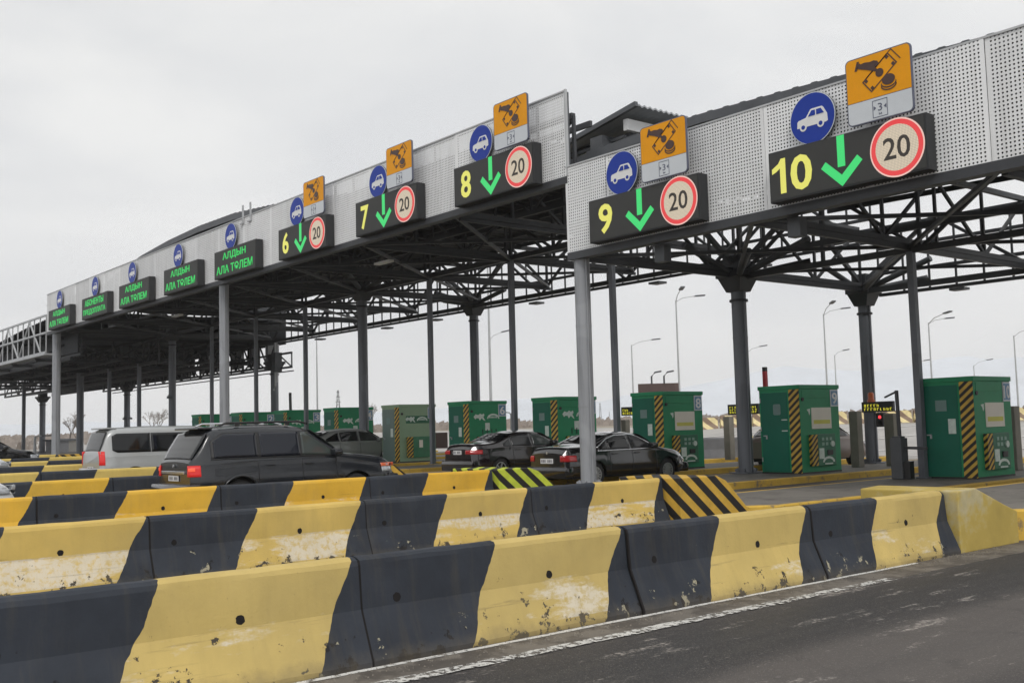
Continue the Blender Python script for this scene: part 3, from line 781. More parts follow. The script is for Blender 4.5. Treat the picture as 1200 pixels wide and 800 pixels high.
# --- low canopy over lanes 9, 10 and on
low = thing('toll_canopy', 'lower steel toll canopy on the right with white perforated fascia over lanes 9 and 10', 'canopy', (-10, 18.5, 0), 0, 'toll plaza canopies')
low.location = (0, 0, 0)
fascia(-20.1, 3.5, 6.31, 8.59, low); frame(-20.1, 3.5, 6.31, 8.59, low)
lp = [(-20.0, 9.1), (-16, 9.14), (-8, 8.84), (3.5, 8.5)]
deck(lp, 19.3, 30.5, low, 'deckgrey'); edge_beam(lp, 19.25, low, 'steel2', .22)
truss(-20, 3.5, 18.9, (6.3, 8.35), 2.8, 'front_truss', low, 'steel', .10)
truss(-20, 3.5, 25.5, (6.15, 6.75, 8.3), 2.8, 'middle_truss', low, 'steel', .13)
truss(-20, 3.5, 32.2, (6.12, 8.16), 2.8, 'rear_truss', low, 'steel', .14, posts=False)
truss(-20, 3.5, 33.2, (6.05, 6.8, 7.67, 8.3), .95, 'service_gallery', low, 'steel', .085, diag=False)
cx = -20.1
lowcols = [-20.1, -14.4, -8.8, -3.2, 2.4]
for i, x in enumerate(lowcols):
    thick = i in (0, 4)
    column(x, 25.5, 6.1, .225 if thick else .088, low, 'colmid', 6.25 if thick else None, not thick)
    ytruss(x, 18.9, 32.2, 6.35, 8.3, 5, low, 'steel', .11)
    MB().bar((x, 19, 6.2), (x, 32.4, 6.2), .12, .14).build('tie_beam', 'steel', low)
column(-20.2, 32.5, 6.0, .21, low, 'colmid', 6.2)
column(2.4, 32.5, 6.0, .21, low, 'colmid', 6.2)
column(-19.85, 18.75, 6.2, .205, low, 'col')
br = MB()
for i in range(len(lowcols) - 1):
    a, c = lowcols[i], lowcols[i + 1]
    br.bar((a, 25.5, 6.25), (c, 18.9, 6.25), .09); br.bar((c, 25.5, 6.25), (a, 18.9, 6.25), .09)
    br.bar((a, 25.5, 6.3), (c, 32.3, 6.3), .09); br.bar((c, 25.5, 6.3), (a, 32.3, 6.3), .09)
br.build('horizontal_bracing', 'steel', low)
for x, y in ((-20.2, 32.4), (-20.1, 25.5)):
    br = MB()
    for dx, dy in ((2.6, 0), (0, -2.4), (2.0, -2.0), (1.8, 1.2)):
        br.tube([(x, y, 6.15), (x + dx, y + dy, 6.95 if dx * dy == 0 else 6.5)], .10, 10)
    for dx, dz in ((2.7, 1.9),): br.bar((x, y, 6.4), (x + dx, y, 6.4 + dz), .12)
    for dy, dz in ((-2.7, 1.9),): br.bar((x, y, 6.4), (x, y + dy, 6.4 + dz), .13)
    br.build('knee_brace', 'steel2', low, smooth=40)
pu = MB()
for i in range(7): pu.bar((-20, 19.8 + 1.75 * i, 8.72), (3.5, 19.8 + 1.75 * i, 8.35), .09, .16)
pu.build('purlin', 'steel', low)
for i, (x, y) in enumerate(((-17, 33.1), (-11.5, 33.1), (-6, 33.1))):
    MB().box(x - .25, x + .25, y - .3, y + .1, 5.86, 5.94).build('flood_lamp', 'steel2', low)

# --- high canopy over lanes 1 to 8
hi = thing('toll_canopy', 'tall steel toll canopy on the left with perforated fascia over lanes 1 to 8', 'canopy', (0, 0, 0), 0, 'toll plaza canopies')
fascia(-67.35, -20.02, 8.36, 10.65, hi); frame(-67.35, -20.02, 8.36, 10.65, hi)
MB().box(-20.03, -19.99, FY - .03, FY + .05, 8.36, 10.70).build('fascia_end_trim', 'trim', hi)
hp_ = [(-69, 10.3), (-62, 11.45), (-58, 11.93), (-54, 12.17), (-50, 12.27), (-46, 12.2), (-41, 11.8), (-36, 11.2), (-32, 10.75), (-23.3, 10.1)]
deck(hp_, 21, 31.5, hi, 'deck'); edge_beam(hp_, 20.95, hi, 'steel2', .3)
ep = [(-23.2, 10.12), (-19.8, 10.66)]
er = MB(); ny2 = 27
for i in range(ny2):
    y = 21.0 + 2.9 * i / (ny2 - 1); dz = .055 if i % 2 else 0
    for (x, z) in ep + [(ep[1][0], ep[1][1] - .05), (ep[0][0], ep[0][1] - .05)]: er.v.append((x, y, z + dz))
    if i:
        a = (i - 1) * 4
        for q in range(4): er.f.append((a + q, a + (q + 1) % 4, a + 4 + (q + 1) % 4, a + 4 + q)); er.m.append(0)
er.build('end_roof', 'deckend', hi)

edge_beam([(-23.2, 10.2), (-19.75, 10.74)], 20.95, hi, 'steel2', .14)
e_ = MB(); e_.bar((-20.35, 21.1, 10.25), (-20.35, 23.4, 10.25), .16, .32); e_.build('end_beam', 'white', hi)
e_ = MB(); e_.box(-21.6, -21.1, 20.9, 21.4, 8.0, 10.1); e_.bar((-23.5, 21.15, 9.55), (-19.9, 21.15, 9.75), .2, .25); e_.bar((-21.1, 21.3, 8.9), (-18.3, 21.3, 9.6), .1); e_.bar((-20.8, 21.3, 8.9), (-17.8, 21.3, 9.45), .12)
e_.bar((-22.8, 21.25, 9.9), (-20.5, 21.25, 9.98), .08)
e_.build('end_frame', 'steel2', hi)
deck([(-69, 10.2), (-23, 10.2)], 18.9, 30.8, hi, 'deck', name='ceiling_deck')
truss(-67.2, -20.2, 18.95, (8.4, 10.1), 1.87, 'front_truss', hi, 'steel', .12)
truss(-67.2, -20.2, 25.5, (8.3, 10.0), 2.8, 'middle_truss', hi, 'steel', .13)
truss(-67.2, -20.2, 22.2, (8.8, 10.1), 1.87, 'middle_truss', hi, 'steel', .1)
truss(-64.8, -20.2, 32.2, (7.98, 10.1), 2.8, 'rear_truss', hi, 'steel', .14, posts=False)
truss(-64.8, -20.2, 33.2, (7.98, 8.8, 10.1), .95, 'service_gallery', hi, 'steel', .085, diag=False)
hic = [(-25.5, 0), (-31.0, 0), (-36.5, 0), (-42.0, 1), (-47.55, 0), (-53.2, 0), (-59.1, 0), (-65.2, 1)]
for x, thick in hic:
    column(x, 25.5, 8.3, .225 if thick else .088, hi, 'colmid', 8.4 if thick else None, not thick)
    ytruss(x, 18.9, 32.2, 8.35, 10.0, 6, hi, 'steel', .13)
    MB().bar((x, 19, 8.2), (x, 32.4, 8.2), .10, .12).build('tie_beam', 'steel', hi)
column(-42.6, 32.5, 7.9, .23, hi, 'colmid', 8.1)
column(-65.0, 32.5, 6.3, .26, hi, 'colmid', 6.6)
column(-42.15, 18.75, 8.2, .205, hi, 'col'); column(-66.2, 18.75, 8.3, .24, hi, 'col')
br = MB()
for i in range(len(hic) - 1):
    a, c = hic[i][0], hic[i + 1][0]
    br.bar((a, 25.5, 8.25), (c, 18.9, 8.25), .1); br.bar((c, 25.5, 8.25), (a, 18.9, 8.25), .1)
    br.bar((a, 25.5, 8.3), (c, 32.3, 8.3), .1); br.bar((c, 25.5, 8.3), (a, 32.3, 8.3), .1)
br.build('horizontal_bracing', 'steel', hi)
for x, y, z in ((-42.6, 32.5, 8.1), (-42.0, 25.5, 8.3)):
    br = MB()
    for dx, dy in ((2.6, 0), (-2.6, 0), (0, -2.4), (1.8, -1.8), (-1.8, -1.8)): br.tube([(x, y, z), (x + dx, y + dy, z + .5)], .11, 10)
    for s_ in (-1, 1): br.bar((x, y, z + .2), (x + 2.7 * s_, y, z + 2), .14)
    br.bar((x, y, z + .2), (x, y - 2.7, z + 1.9), .13)
    br.build('knee_brace', 'steel2', hi, smooth=40)
pu = MB()
for i in range(8): pu.bar((-67, 19.8 + 1.8 * i, 10.08), (-20.4, 19.8 + 1.8 * i, 10.08), .09, .16)
pu.build('purlin', 'steel', hi)
for x in (-60, -52, -47, -38.5, -30.5, -25):
    MB().box(x - .3, x + .3, 33.0, 33.5, 7.75, 7.84).build('flood_lamp', 'steel2', hi)
for x, y in ((-33, 21), (-53, 21), (-24, 24.5)):
    MB().box(x - .5, x + .5, y - .12, y + .12, 8.02, 8.1).build('strip_lamp', 'white', hi)

# --- far canopy beyond, low again, seen from its open truss side
fc = thing('toll_canopy', 'farthest toll canopy at the left edge with an open lattice truss side', 'canopy', (0, 0, 0), 0, 'toll plaza canopies')
fp = [(-105, 7.6), (-95, 8.7), (-88, 9.3), (-80, 9.75), (-74, 9.95), (-69.5, 9.9), (-67.5, 9.7)]
deck(fp, 20.5, 33.5, fc, 'deck')
wallb = MB(); wallb.box(-100, -67.6, 20.4, 20.5, 7.2, 8.7); wallb.build('dark_backing', 'deck', fc)
truss(-105, -67.5, 18.5, (7.15, 8.35, 9.42), 1.3, 'front_truss', fc, 'galv', .085, diag=False)
dg = MB(); x = -105
while x < -72: dg.bar((x, 18.52, 7.15), (x + 2.6, 18.52, 9.4), .08); dg.bar((x + 2.6, 18.48, 9.4), (x + 5.2, 18.48, 7.15), .08); x += 5.2
dg.build('lattice_brace', 'galv', fc)
MB().box(-105, -67.5, 18.4, 19.1, 6.98, 7.08).build('lower_beam', 'galv', fc)
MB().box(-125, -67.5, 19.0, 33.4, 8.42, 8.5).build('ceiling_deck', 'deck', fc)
truss(-125, -67.5, 25.5, (6.7, 8.3), 2.8, 'middle_truss', fc, 'steel', .14)
truss(-125, -67.5, 20.6, (7.1, 8.3), 2.8, 'middle_truss', fc, 'steel2', .12)
truss(-125, -67.5, 30.0, (6.6, 8.3), 2.8, 'middle_truss', fc, 'steel', .14)
for i in range(8): ytruss(-70.5 - 5.6 * i, 18.7, 33.2, 6.85, 8.3, 6, fc, 'steel', .15)
for i in range(5): MB().bar((-125, 20 + 3 * i, 6.8), (-67.5, 20 + 3 * i, 6.8), .16, .2).build('tie_beam', 'steel', fc)
MB().box(-73.8, -73.2, 25.1, 25.9, 7.4, 8.2).build('junction_box', 'steel2', fc)
truss(-100, -62.5, 32.5, (6.15, 7.1), 1.9, 'rear_truss', fc, 'steel2', .1)
truss(-88, -43, 32.6, (6.42, 7.9), 2.2, 'rear_truss', fc, 'steel', .11) if False else None
for px, y, r, cap in ((149, 32.5, .26, 6.4), (50, 32.5, .30, 6.4)):
    p = ony(px, 470, y); column(p.x, y, 6.3, r, fc, 'colmid', cap, z0=gz(p.x, y))
for px, y, r in ((163, 25.5, .11), (128, 25.5, .11), (94, 25.5, .26), (28, 25.5, .13)):
    p = ony(px, 470, y); column(p.x, y, 6.9, r, fc, 'colmid', None, r < .2, z0=gz(p.x, y))
# lower panelled rear gallery between -43 and -65 (seen under the high canopy)
for i in range(6):
    x = -82.5 + i * 2.9; MB().box(x, x + 2.0, 33.3, 33.36, 6.6, 7.95).build('gallery_panel', 'trim', hi)
truss(-84, -65.0, 32.6, (6.35, 7.98), 1.3, 'rear_truss', hi, 'steel', .12)
MB().box(-120, -65.4, 33.5, 33.6, 7.9, 10.9).build('dark_backing', 'deck', hi)  # added dark sheet, closes the bright sky gaps behind the trusses
MB().box(-120, -82, 33.5, 33.6, 6.5, 7.9).build('dark_backing', 'deck', hi)  # second added dark sheet, fills the lower gap with darkness
MB().bar((-100, 33.4, 6.0), (-64, 33.4, 6.0), .07).build('conduit_rail', 'steel2', hi)

# small fittings
def camera_on(px, y, z, label):
    p = ony(px, 470, y)
    t = thing('security_camera', label, 'camera', (p.x, y, z), 0, 'cameras clamped to the canopy columns')
    MB().bar((0, 0, 0), (.45, -.1, 0), .05).build('bracket', 'steel2', t); MB().box(.32, .62, -.22, .02, -.22, -.06).build('housing', 'steel2', t, bevel=.02)
camera_on(197, 25.3, 4.4, 'small camera bracket on the thick column above the silver van')
camera_on(152, 32.2, 3.6, 'small camera bracket on a rear column left of the silver van roof')
camera_on(145, 32.2, 3.6, 'small camera arm on the left side of the same rear column')
for x in (-39.6, -38.9): MB().bar((x, 18.45, 10.4), (x, 18.45, 11.15), .06).bar((x, 18.45, 10.4), (x - .25, 18.45, 10.4), .05).build('top_bracket', 'galv', hi)
MB().box(-64.4, -63.9, 32.0, 32.5, 5.9, 7.2).build('junction_box', 'steel2', hi)
MB().tube([(-64.3, 32.2, 8.0), (-64.3, 32.2, 5.0), (-64.5, 32.2, 4.7)], .07, 8).tube([(-64.05, 32.2, 8.0), (-64.05, 32.2, 5.2)], .05, 8).build('cable_duct', 'galv', hi)
for x in (-17.2, -13.3, -8.1): MB().box(x - .16, x + .16, 18.85, 19.1, 5.7, 6.12).build('junction_box', 'steel2', low)

# ------------------------------------------------------------------ lane displays and signs
DY = 18.16
XL = {10: -13.36, 9: -18.9, 8: -24.61, 7: -30.24, 6: -35.9, 5: -41.78, 4: -47.45, 3: -53.5, 2: -59.47, 1: -65.8}
XR = {10: -9.79, 9: -15.28, 8: -20.98, 7: -26.54, 6: -32.21, 5: -37.82, 4: -43.51, 3: -49.3, 2: -55.25, 1: -61.61}
RNDX = {10: -12.37, 9: -17.9, 8: -23.54, 7: -29.13, 6: -34.8, 5: -40.6, 4: -46.25, 3: -52.2, 2: -57.9, 1: -64.35}
ORX = {10: (-11.37, -9.97), 9: (-16.97, -15.53), 8: (-22.56, -21.08), 7: (-28.16, -26.68), 6: (-33.75, -32.25)}
def display(n):
    lowp = n >= 9; z0, z1 = (6.34, 7.42) if lowp else (8.31, 9.46)
    xl, xr = XL[n], XR[n]; cx = (xl + xr) / 2; w = xr - xl; h = z1 - z0
    if n >= 6: lab = 'dark lane display showing a yellow %d, green arrow and speed limit 20' % n
    else:
        lab = {5: 'green lettered display directly left of the lane 6 display', 4: 'green lettered display second to the left of the lane 6 display',
               3: 'green lettered display third to the left of the lane 6 display', 2: 'green lettered display with different words, second from the far end', 1: 'farthest green lettered display at the end of the fascia'}[n]
    t = thing('lane_display', lab, 'display', (cx, DY, z0), 0, 'lane displays on the canopy fascia')
    MB().box(-w / 2, w / 2, 0, .30, 0, h).build('housing', 'board', t, bevel=.012)
    MB().box(-w / 2 + .04, w / 2 - .04, -.012, -.001, .04, h - .04).build('screen', 'boardface', t)
    Yf = -.014
    if n >= 6:
        s = h / 1.1
        if n == 10:
            MB().prism([(-1.50, .16), (-1.36, .16), (-1.36, .90), (-1.47, .90), (-1.54, .80), (-1.70, .71), (-1.70, .60), (-1.59, .64), (-1.50, .70)], (0, Yf, 0), (1, 0, 0), (0, 0, 1), (0, .004, 0)).build('digit', 'ledy', t); text('digit', '0', .52, .74, 'ledy', t, (-.98, Yf, .52), .022)
        else: text('digit', str(n), .48, .76 * s, 'ledy', t, (-w / 2 + .60, Yf, h * .50), .022)
        ax = -w / 2 + (1.75 if n == 10 else 1.76)
        a = MB(); st = .085
        a.prism([(ax - st, .40 * h), (ax + st, .40 * h), (ax + st, .985 * h), (ax - st, .985 * h)], (0, Yf, 0), (1, 0, 0), (0, 0, 1), (0, .004, 0))
        a.prism([(ax, .03 * h), (ax + .47, .44 * h), (ax + .36, .55 * h), (ax, .245 * h), (ax - .36, .55 * h), (ax - .47, .44 * h)], (0, Yf - .001, 0), (1, 0, 0), (0, 0, 1), (0, .004, 0))
        a.build('green_arrow', 'ledg', t)
        rx = -w / 2 + (2.96 if n == 10 else 3.0); rz = h * .505; r = .57
        MB().prism(circle(r, 48, rx, rz), (0, Yf, 0), (1, 0, 0), (0, 0, 1), (0, .004, 0)).build('disc_rim', 'ledrim', t)
        MB().prism(circle(r - .03, 48, rx, rz), (0, Yf - .005, 0), (1, 0, 0), (0, 0, 1), (0, .004, 0)).build('red_ring', 'ledr', t)
        MB().prism(circle(r - .125, 48, rx, rz), (0, Yf - .010, 0), (1, 0, 0), (0, 0, 1), (0, .004, 0)).build('disc_face', 'ledcream', t)
        text('speed_number', '20', .56, .43, 'leddark', t, (rx, Yf - .013, rz), .01)
    else:
        a, b_ = ('АБОНЕНТЫ', 'ПРЕДОПЛАТА') if n == 2 else ('АЛДЫН', 'АЛА ТӨЛЕМ')
        text('display_text', a, w * (.72 if n == 2 else .55), h * .30, 'ledt', t, (-.02 if n != 2 else -.05, Yf, h * .73), .018)
        text('display_text', b_, w * .86, h * .30, 'ledt', t, (-.02, Yf, h * .28), .018)
def carsign(n):
    lowp = n >= 9; z = 7.98 if lowp else 10.02
    w_ = {10: 'over the 1 of the lane 10 display', 9: 'above the lane 9 display', 8: 'above the lane 8 display', 7: 'above the lane 7 display', 6: 'above the lane 6 display',
          5: 'above the display just left of lane 6', 4: 'fourth from the far end, above green lettering', 3: 'third from the far end, above green lettering', 2: 'second from the far end, above green lettering', 1: 'at the far end of the fascia'}[n]
    t = thing('car_sign', 'round blue sign with a white car, ' + w_, 'road sign', (RNDX[n], FY - .14, z), 0, 'round blue car signs on the fascia')
    r = .545
    MB().prism(circle(r, 48), (0, 0, 0), (1, 0, 0), (0, 0, 1), (0, .012, 0)).build('sign_rim', 'signwhite', t)
    MB().prism(circle(r + .004, 48), (0, .013, 0), (1, 0, 0), (0, 0, 1), (0, .03, 0)).build('sign_back', 'steel2', t)
    MB().prism(circle(r - .018, 48), (0, -.004, 0), (1, 0, 0), (0, 0, 1), (0, .003, 0)).build('sign_face', 'blue', t)
    carp = [(-.37, -.15), (-.36, -.02), (-.33, .01), (-.15, .04), (-.04, .185), (-.01, .20), (.24, .20), (.27, .18), (.36, .02), (.37, -.13), (.33, -.15), (.31, -.15)]
    p = MB(); Y0 = -.008
    p.prism(carp, (0, Y0, 0), (1, 0, 0), (0, 0, 1), (0, .003, 0)); 
    for cx in (-.22, .20): p.prism(circle(.085, 20, cx, -.15), (0, Y0 - .003, 0), (1, 0, 0), (0, 0, 1), (0, .002, 0))
    p.build('car_symbol', 'white', t)
    q = MB(); Y1 = -.016
    q.prism([(-.09, .05), (-.005, .16), (.08, .16), (.08, .05)], (0, Y1, 0), (1, 0, 0), (0, 0, 1), (0, .004, 0))
    q.prism([(.11, .05), (.11, .16), (.22, .16), (.29, .05)], (0, Y1, 0), (1, 0, 0), (0, 0, 1), (0, .004, 0))
    for cx in (-.22, .20):
        ring = circle(.115, 20, cx, -.14)
        q.prism(circle(.045, 16, cx, -.15), (0, Y1, 0), (1, 0, 0), (0, 0, 1), (0, .004, 0))
    q.build('symbol_windows', 'blue', t)
    MB().box(-.03, .03, .05, .14, -.4, .4).build('bracket', 'galv', t)
def paysign(n):
    lowp = n >= 9; z0 = 7.48 if lowp else 9.51; xa, xb = ORX[n]; w = xb - xa; h = 1.335
    t = thing('payment_sign', 'orange and white cash payment sign above the lane %d display' % n, 'road sign', ((xa + xb) / 2, FY - .42, z0), 0, 'orange payment signs on the fascia')
    P = lambda mb, poly, y, d=.003: mb.prism(poly, (0, y, 0), (1, 0, 0), (0, 0, 1), (0, d, 0))
    P(MB(), rrect(-w / 2, w / 2, 0, h, .10), 0, .05).build('sign_edge', 'ink', t)
    b = rrect(-w / 2 + .022, w / 2 - .022, .022, h - .022, .085)
    split = .455
    lo_ = [(x, z) for x, z in rrect(-w / 2 + .022, w / 2 - .022, .022, split + .3, .085) if z < split - .1] 
    lo_ = [(w / 2 - .022, split - .012), (-w / 2 + .022, split - .012)] + [p for p in rrect(-w / 2 + .022, w / 2 - .022, .022, h, .085) if p[1] < .2]
    P(MB(), lo_, -.004).build('white_field', 'signwhite', t)
    up = [p for p in b if p[1] > h - .3] + [(-w / 2 + .022, split), (w / 2 - .022, split)]
    P(MB(), up, -.004).build('orange_field', 'orange', t)
    s = MB(); y = -.010
    def rot(pts, a, cx, cz): return [(cx + x * math.cos(a) - z * math.sin(a), cz + x * math.sin(a) + z * math.cos(a)) for x, z in pts]
    def outline(pw, ph, a, cx, cz, tt, sides=(0, 1, 2, 3)):
        rects = [(-pw, pw, -ph, -ph + tt), (-pw, pw, ph - tt, ph), (-pw, -pw + tt, -ph, ph), (pw - tt, pw, -ph, ph)]
        for i in sides:
            q = rects[i]; P(s, rot([(q[0], q[2]), (q[1], q[2]), (q[1], q[3]), (q[0], q[3])], a, cx, cz), y - .0005 * i)
    A = math.radians(38); cz = split + .46
    outline(.36, .155, A, .04, cz, .022)
    outline(.36, .155, A, .115, cz + .06, .018, (1, 3))
    P(s, rot(circle(.085, 18), A, .04, cz), y)
    for sx, sz in ((-.29, -.10), (.29, -.10), (-.29, .10), (.29, .10)): P(s, rot([(sx - .03, sz - .03), (sx + .03, sz - .03), (sx + .03, sz + .03), (sx - .03, sz + .03)], A, .04, cz), y)
    hand = [(-.42, .13), (-.36, .10), (-.22, .05), (-.06, -.02), (.02, -.06), (.05, -.02), (-.02, .03), (-.03, .06), (.06, .09), (.03, .16), (-.05, .19), (-.13, .18), (-.24, .20), (-.33, .19), (-.36, .22)]
    P(s, [(x - .02, z + cz + .08) for x, z in hand], y - .004)
    P(s, [(-.49, cz + .16), (-.44, cz + .15), (-.38, cz + .33), (-.43, cz + .34)], y - .004)
    P(s, [(x * 1.3, z) for x, z in circle(.105, 20, .17, cz - .18)], y - .005)
    for dz in (-.06, -.11):
        arc = []
        for i in range(11): a = PI + PI * i / 10; arc.append((.22 + .165 * math.cos(a), cz - .18 + dz + .10 * math.sin(a)))
        for i in range(10, -1, -1): a = PI + PI * i / 10; arc.append((.22 + .15 * math.cos(a), cz - .165 + dz + .09 * math.sin(a)))
        P(s, arc, y - .002)
    s.build('cash_symbol', 'brown', t)
    k = MB()
    for r in ((-.15, .17, .055, .068), (-.15, .17, .385, .398), (-.15, -.138, .068, .385), (.158, .17, .068, .385)): k.box(r[0], r[1], -.008, -.0045, r[2], r[3])
    P(k, [(-.125, .20), (-.125, .29), (-.07, .245)], -.008); P(k, [(.145, .20), (.145, .29), (.09, .245)], -.008)
    k.build('width_symbol', 'ink', t)
    text('width_number', '3', .09, .15, 'ink', t, (.01, -.007, .25), 0, ext=.002); text('width_unit', 'м', .06, .04, 'ink', t, (.01, -.007, .12), 0, ext=.002)
    MB().box(-.03, .03, .05, .42, .3, .36).box(-.03, .03, .05, .42, .7, .76).build('bracket', 'galv', t)
for n in range(10, 0, -1): display(n); carsign(n)
for n in range(10, 5, -1): paysign(n)

# ------------------------------------------------------------------ cars
def interp(tab, x):
    if x <= tab[0][0]: return tab[0][1]
    for i in range(len(tab) - 1):
        if x <= tab[i + 1][0]:
            a, b = tab[i], tab[i + 1]; return a[1] + (b[1] - a[1]) * (x - a[0]) / (b[0] - a[0])
    return tab[-1][1]
def smooth_tab(tab, r):
    return lambda x: (interp(tab, x - r) + 2 * interp(tab, x) + interp(tab, x + r) + interp(tab, x - r / 2) + interp(tab, x + r / 2)) / 6
class Car:
    """body lofted from side silhouette; local +x is forward, local -y is the side the camera sees"""
    def __init__(s, label, cat, X, Y, spec, p, name='parked_car'):
        s.sp = spec; s.t = thing(name, label, cat, (X, Y, gz(X, Y)), PI / 2, 'cars queueing in the lanes')
        s.p = p; s.S = 1.045
        s.t.scale = (s.S,) * 3
        s.t.scale = (s.S * spec.get('ls', 1), s.S, s.S * spec.get('zs', 1))
        s.top = smooth_tab(spec['top'], .06); s.belt = smooth_tab(spec['belt'], .1); s.W = spec['w'] / 2; s.Lh = spec['l'] / 2
        s.tum = spec.get('tum', .42)
        s.body()
    def plan(s, x):
        e = s.Lh - abs(x); k = s.sp.get('round', .55)
        f = 1 if e > k else 1 - .16 * (1 - e / k) ** 2 if s.sp.get('boxy') else 1 - .24 * (1 - e / k) ** 2
        return s.W * f
    def zbot(s, x):
        z = s.sp['sill']
        e = s.Lh - abs(x)
        if e < .5: z += (.5 - e) * .18
        for xw in s.sp['wheels']:
            r = s.sp['r'] * 1.17; d = abs(x - xw)
            if d < r: z = max(z, s.sp['r'] + math.sqrt(r * r - d * d))
        return z
    def sec(s, x):
        zt = s.top(x); zb = min(s.belt(x), zt - .015); z0 = min(s.zbot(x), zb - .06); w = s.plan(x)
        zs = s.sp['sill']
        pts = []
        def lowy(z):
            r = max(0, min(1, (z - zs) / (zb - zs))); return w * (.955 + .045 * math.sin(PI * min(1, r * 1.15)))
        pts.append((lowy(z0) - .10, z0))
        for k in range(7):
            z = z0 + (zb - z0) * k / 6 * .985; pts.append((lowy(z), z))
        yb = lowy(zb) - .022; h = zt - zb
        pts.append((yb, zb))
        cr = min(.16, h * .38); 
        for k in range(1, 5):
            z = zb + (h - cr) * k / 4; pts.append((yb - (z - zb) * s.tum, z))
        ye = pts[-1][0]
        for k in range(1, 5):
            a = PI / 2 * k / 4; pts.append((ye - cr * 1.1 * (1 - math.cos(a)) - .02 * math.sin(a), zt - cr + cr * math.sin(a)))
        ye = pts[-1][0]; crown = .035
        pts.append((ye * .6, zt + crown * .7)); pts.append((0, zt + crown))
        return pts
    def side(s, x, z):
        p = s.sec(x)
        for i in range(1, len(p) - 1):
            if p[i + 1][1] >= z >= p[i][1]:
                d = p[i + 1][1] - p[i][1]; f = (z - p[i][1]) / d if d > 1e-6 else 0
                return p[i][0] + (p[i + 1][0] - p[i][0]) * f
        return p[1][0] if z < p[1][1] else p[-3][0]
    def topz(s, x, y):
        p = s.sec(x); y = abs(y)
        for i in range(len(p) - 1, 8, -1):
            if p[i - 1][0] >= y >= p[i][0]:
                d = p[i - 1][0] - p[i][0]; f = (y - p[i][0]) / d if d > 1e-6 else 0
                return p[i][1] + (p[i - 1][1] - p[i][1]) * f
        return p[8][1]
    def invtop(s, z, rear):
        xs = [-s.Lh + .01 * i for i in range(int(2 * s.Lh / .01))]
        if not rear: xs = xs[::-1]
        for x in xs:
            if s.top(x) >= z: return x
        return 0
    def body(s):
        b = MB(); n = 150; sec = []
        xs = [-s.Lh * math.cos(PI * i / n) * .25 + (-s.Lh + 2 * s.Lh * i / n) * .75 for i in range(n + 1)]
        for x in xs:
            p = s.sec(x); ring = [(x, -y, z) for y, z in p] + [(x, y, z) for y, z in p[::-1][1:]]
            sec.append(len(b.v)); b.v += ring; k = len(ring)
        for i in range(n):
            for j in range(k - 1):
                a = sec[i] + j; c = sec[i + 1] + j; b.f.append((a, a + 1, c + 1, c)); b.m.append(0)
        b.f.append(tuple(sec[0] + j for j in range(k))); b.m.append(0)
        b.f.append(tuple(sec[-1] + j for j in range(k))[::-1]); b.m.append(0)
        s.bodyo = b.build('body', s.p, s.t, smooth=32)
        u = MB().box(-s.Lh * .9, s.Lh * .9, -s.W * .78, s.W * .78, s.sp['sill'] - .04, s.sp['sill'] + .1); u.build('underbody', 'black', s.t)
        for xw in s.sp['wheels']:
            for sd in (-1, 1): s.wheel(xw, sd)
            # dark wheel housing
        for xw in s.sp['wheels']:
            wh = MB(); wh.box(xw - s.sp['r'] * 1.25, xw + s.sp['r'] * 1.25, -s.W * .72, s.W * .72, s.sp['sill'] + .02, s.sp['r'] * 2.25)
            wh.build('wheel_housing', 'black', s.t)
    def wheel(s, xw, sd):
        r = s.sp['r']; y = (s.W - .045) * sd; yi = y - .21 * sd
        o = bpy.data.objects.new('wheel', None); C.objects.link(o); o.parent = s.t; o.location = (xw, y, r)
        t = MB(); n = 28; prof = [(0, r * .62), (-.005, r * .9), (-.03, r), (-.19, r), (-.21, r * .9), (-.21, r * .62)]
        for (dy, rr) in prof:
            for k in range(n): a = 2 * PI * k / n; t.v.append((rr * math.cos(a), dy * sd, rr * math.sin(a)))
        for i in range(len(prof) - 1):
            for k in range(n): a = i * n + k; c = i * n + (k + 1) % n; t.f.append((a, c, c + n, a + n)); t.m.append(0)
        t.build('tyre', 'tyre', o, smooth=40)
        m = MB(); ns = s.sp.get('spokes', 7)
        m.prism(circle(r * .60, 28), (0, -.10 * sd, 0), (1, 0, 0), (0, 0, 1), (0, -.02 * sd, 0), 1)
        rim_o = [(r * .64 * math.cos(2 * PI * k / 28), r * .64 * math.sin(2 * PI * k / 28)) for k in range(28)]
        for k in range(28):
            a, c = 2 * PI * k / 28, 2 * PI * (k + 1) / 28
            m.quadbox([(r * .58 * math.cos(a), -.03 * sd, r * .58 * math.sin(a)), (r * .65 * math.cos(a), -.03 * sd, r * .65 * math.sin(a)), (r * .65 * math.cos(c), -.03 * sd, r * .65 * math.sin(c)), (r * .58 * math.cos(c), -.03 * sd, r * .58 * math.sin(c)),
                       (r * .58 * math.cos(a), .0, r * .58 * math.sin(a)), (r * .65 * math.cos(a), 0, r * .65 * math.sin(a)), (r * .65 * math.cos(c), 0, r * .65 * math.sin(c)), (r * .58 * math.cos(c), 0, r * .58 * math.sin(c))])
        for k in range(ns):
            a = 2 * PI * k / ns; m.bar((.02 * math.cos(a), -.02 * sd, .02 * math.sin(a)), (r * .6 * math.cos(a), -.02 * sd, r * .6 * math.sin(a)), .045, .03)
        m.prism(circle(.05, 12), (0, -.0 * sd, 0), (1, 0, 0), (0, 0, 1), (0, -.03 * sd, 0))
        m.build('rim', ['rim', 'black'], o)
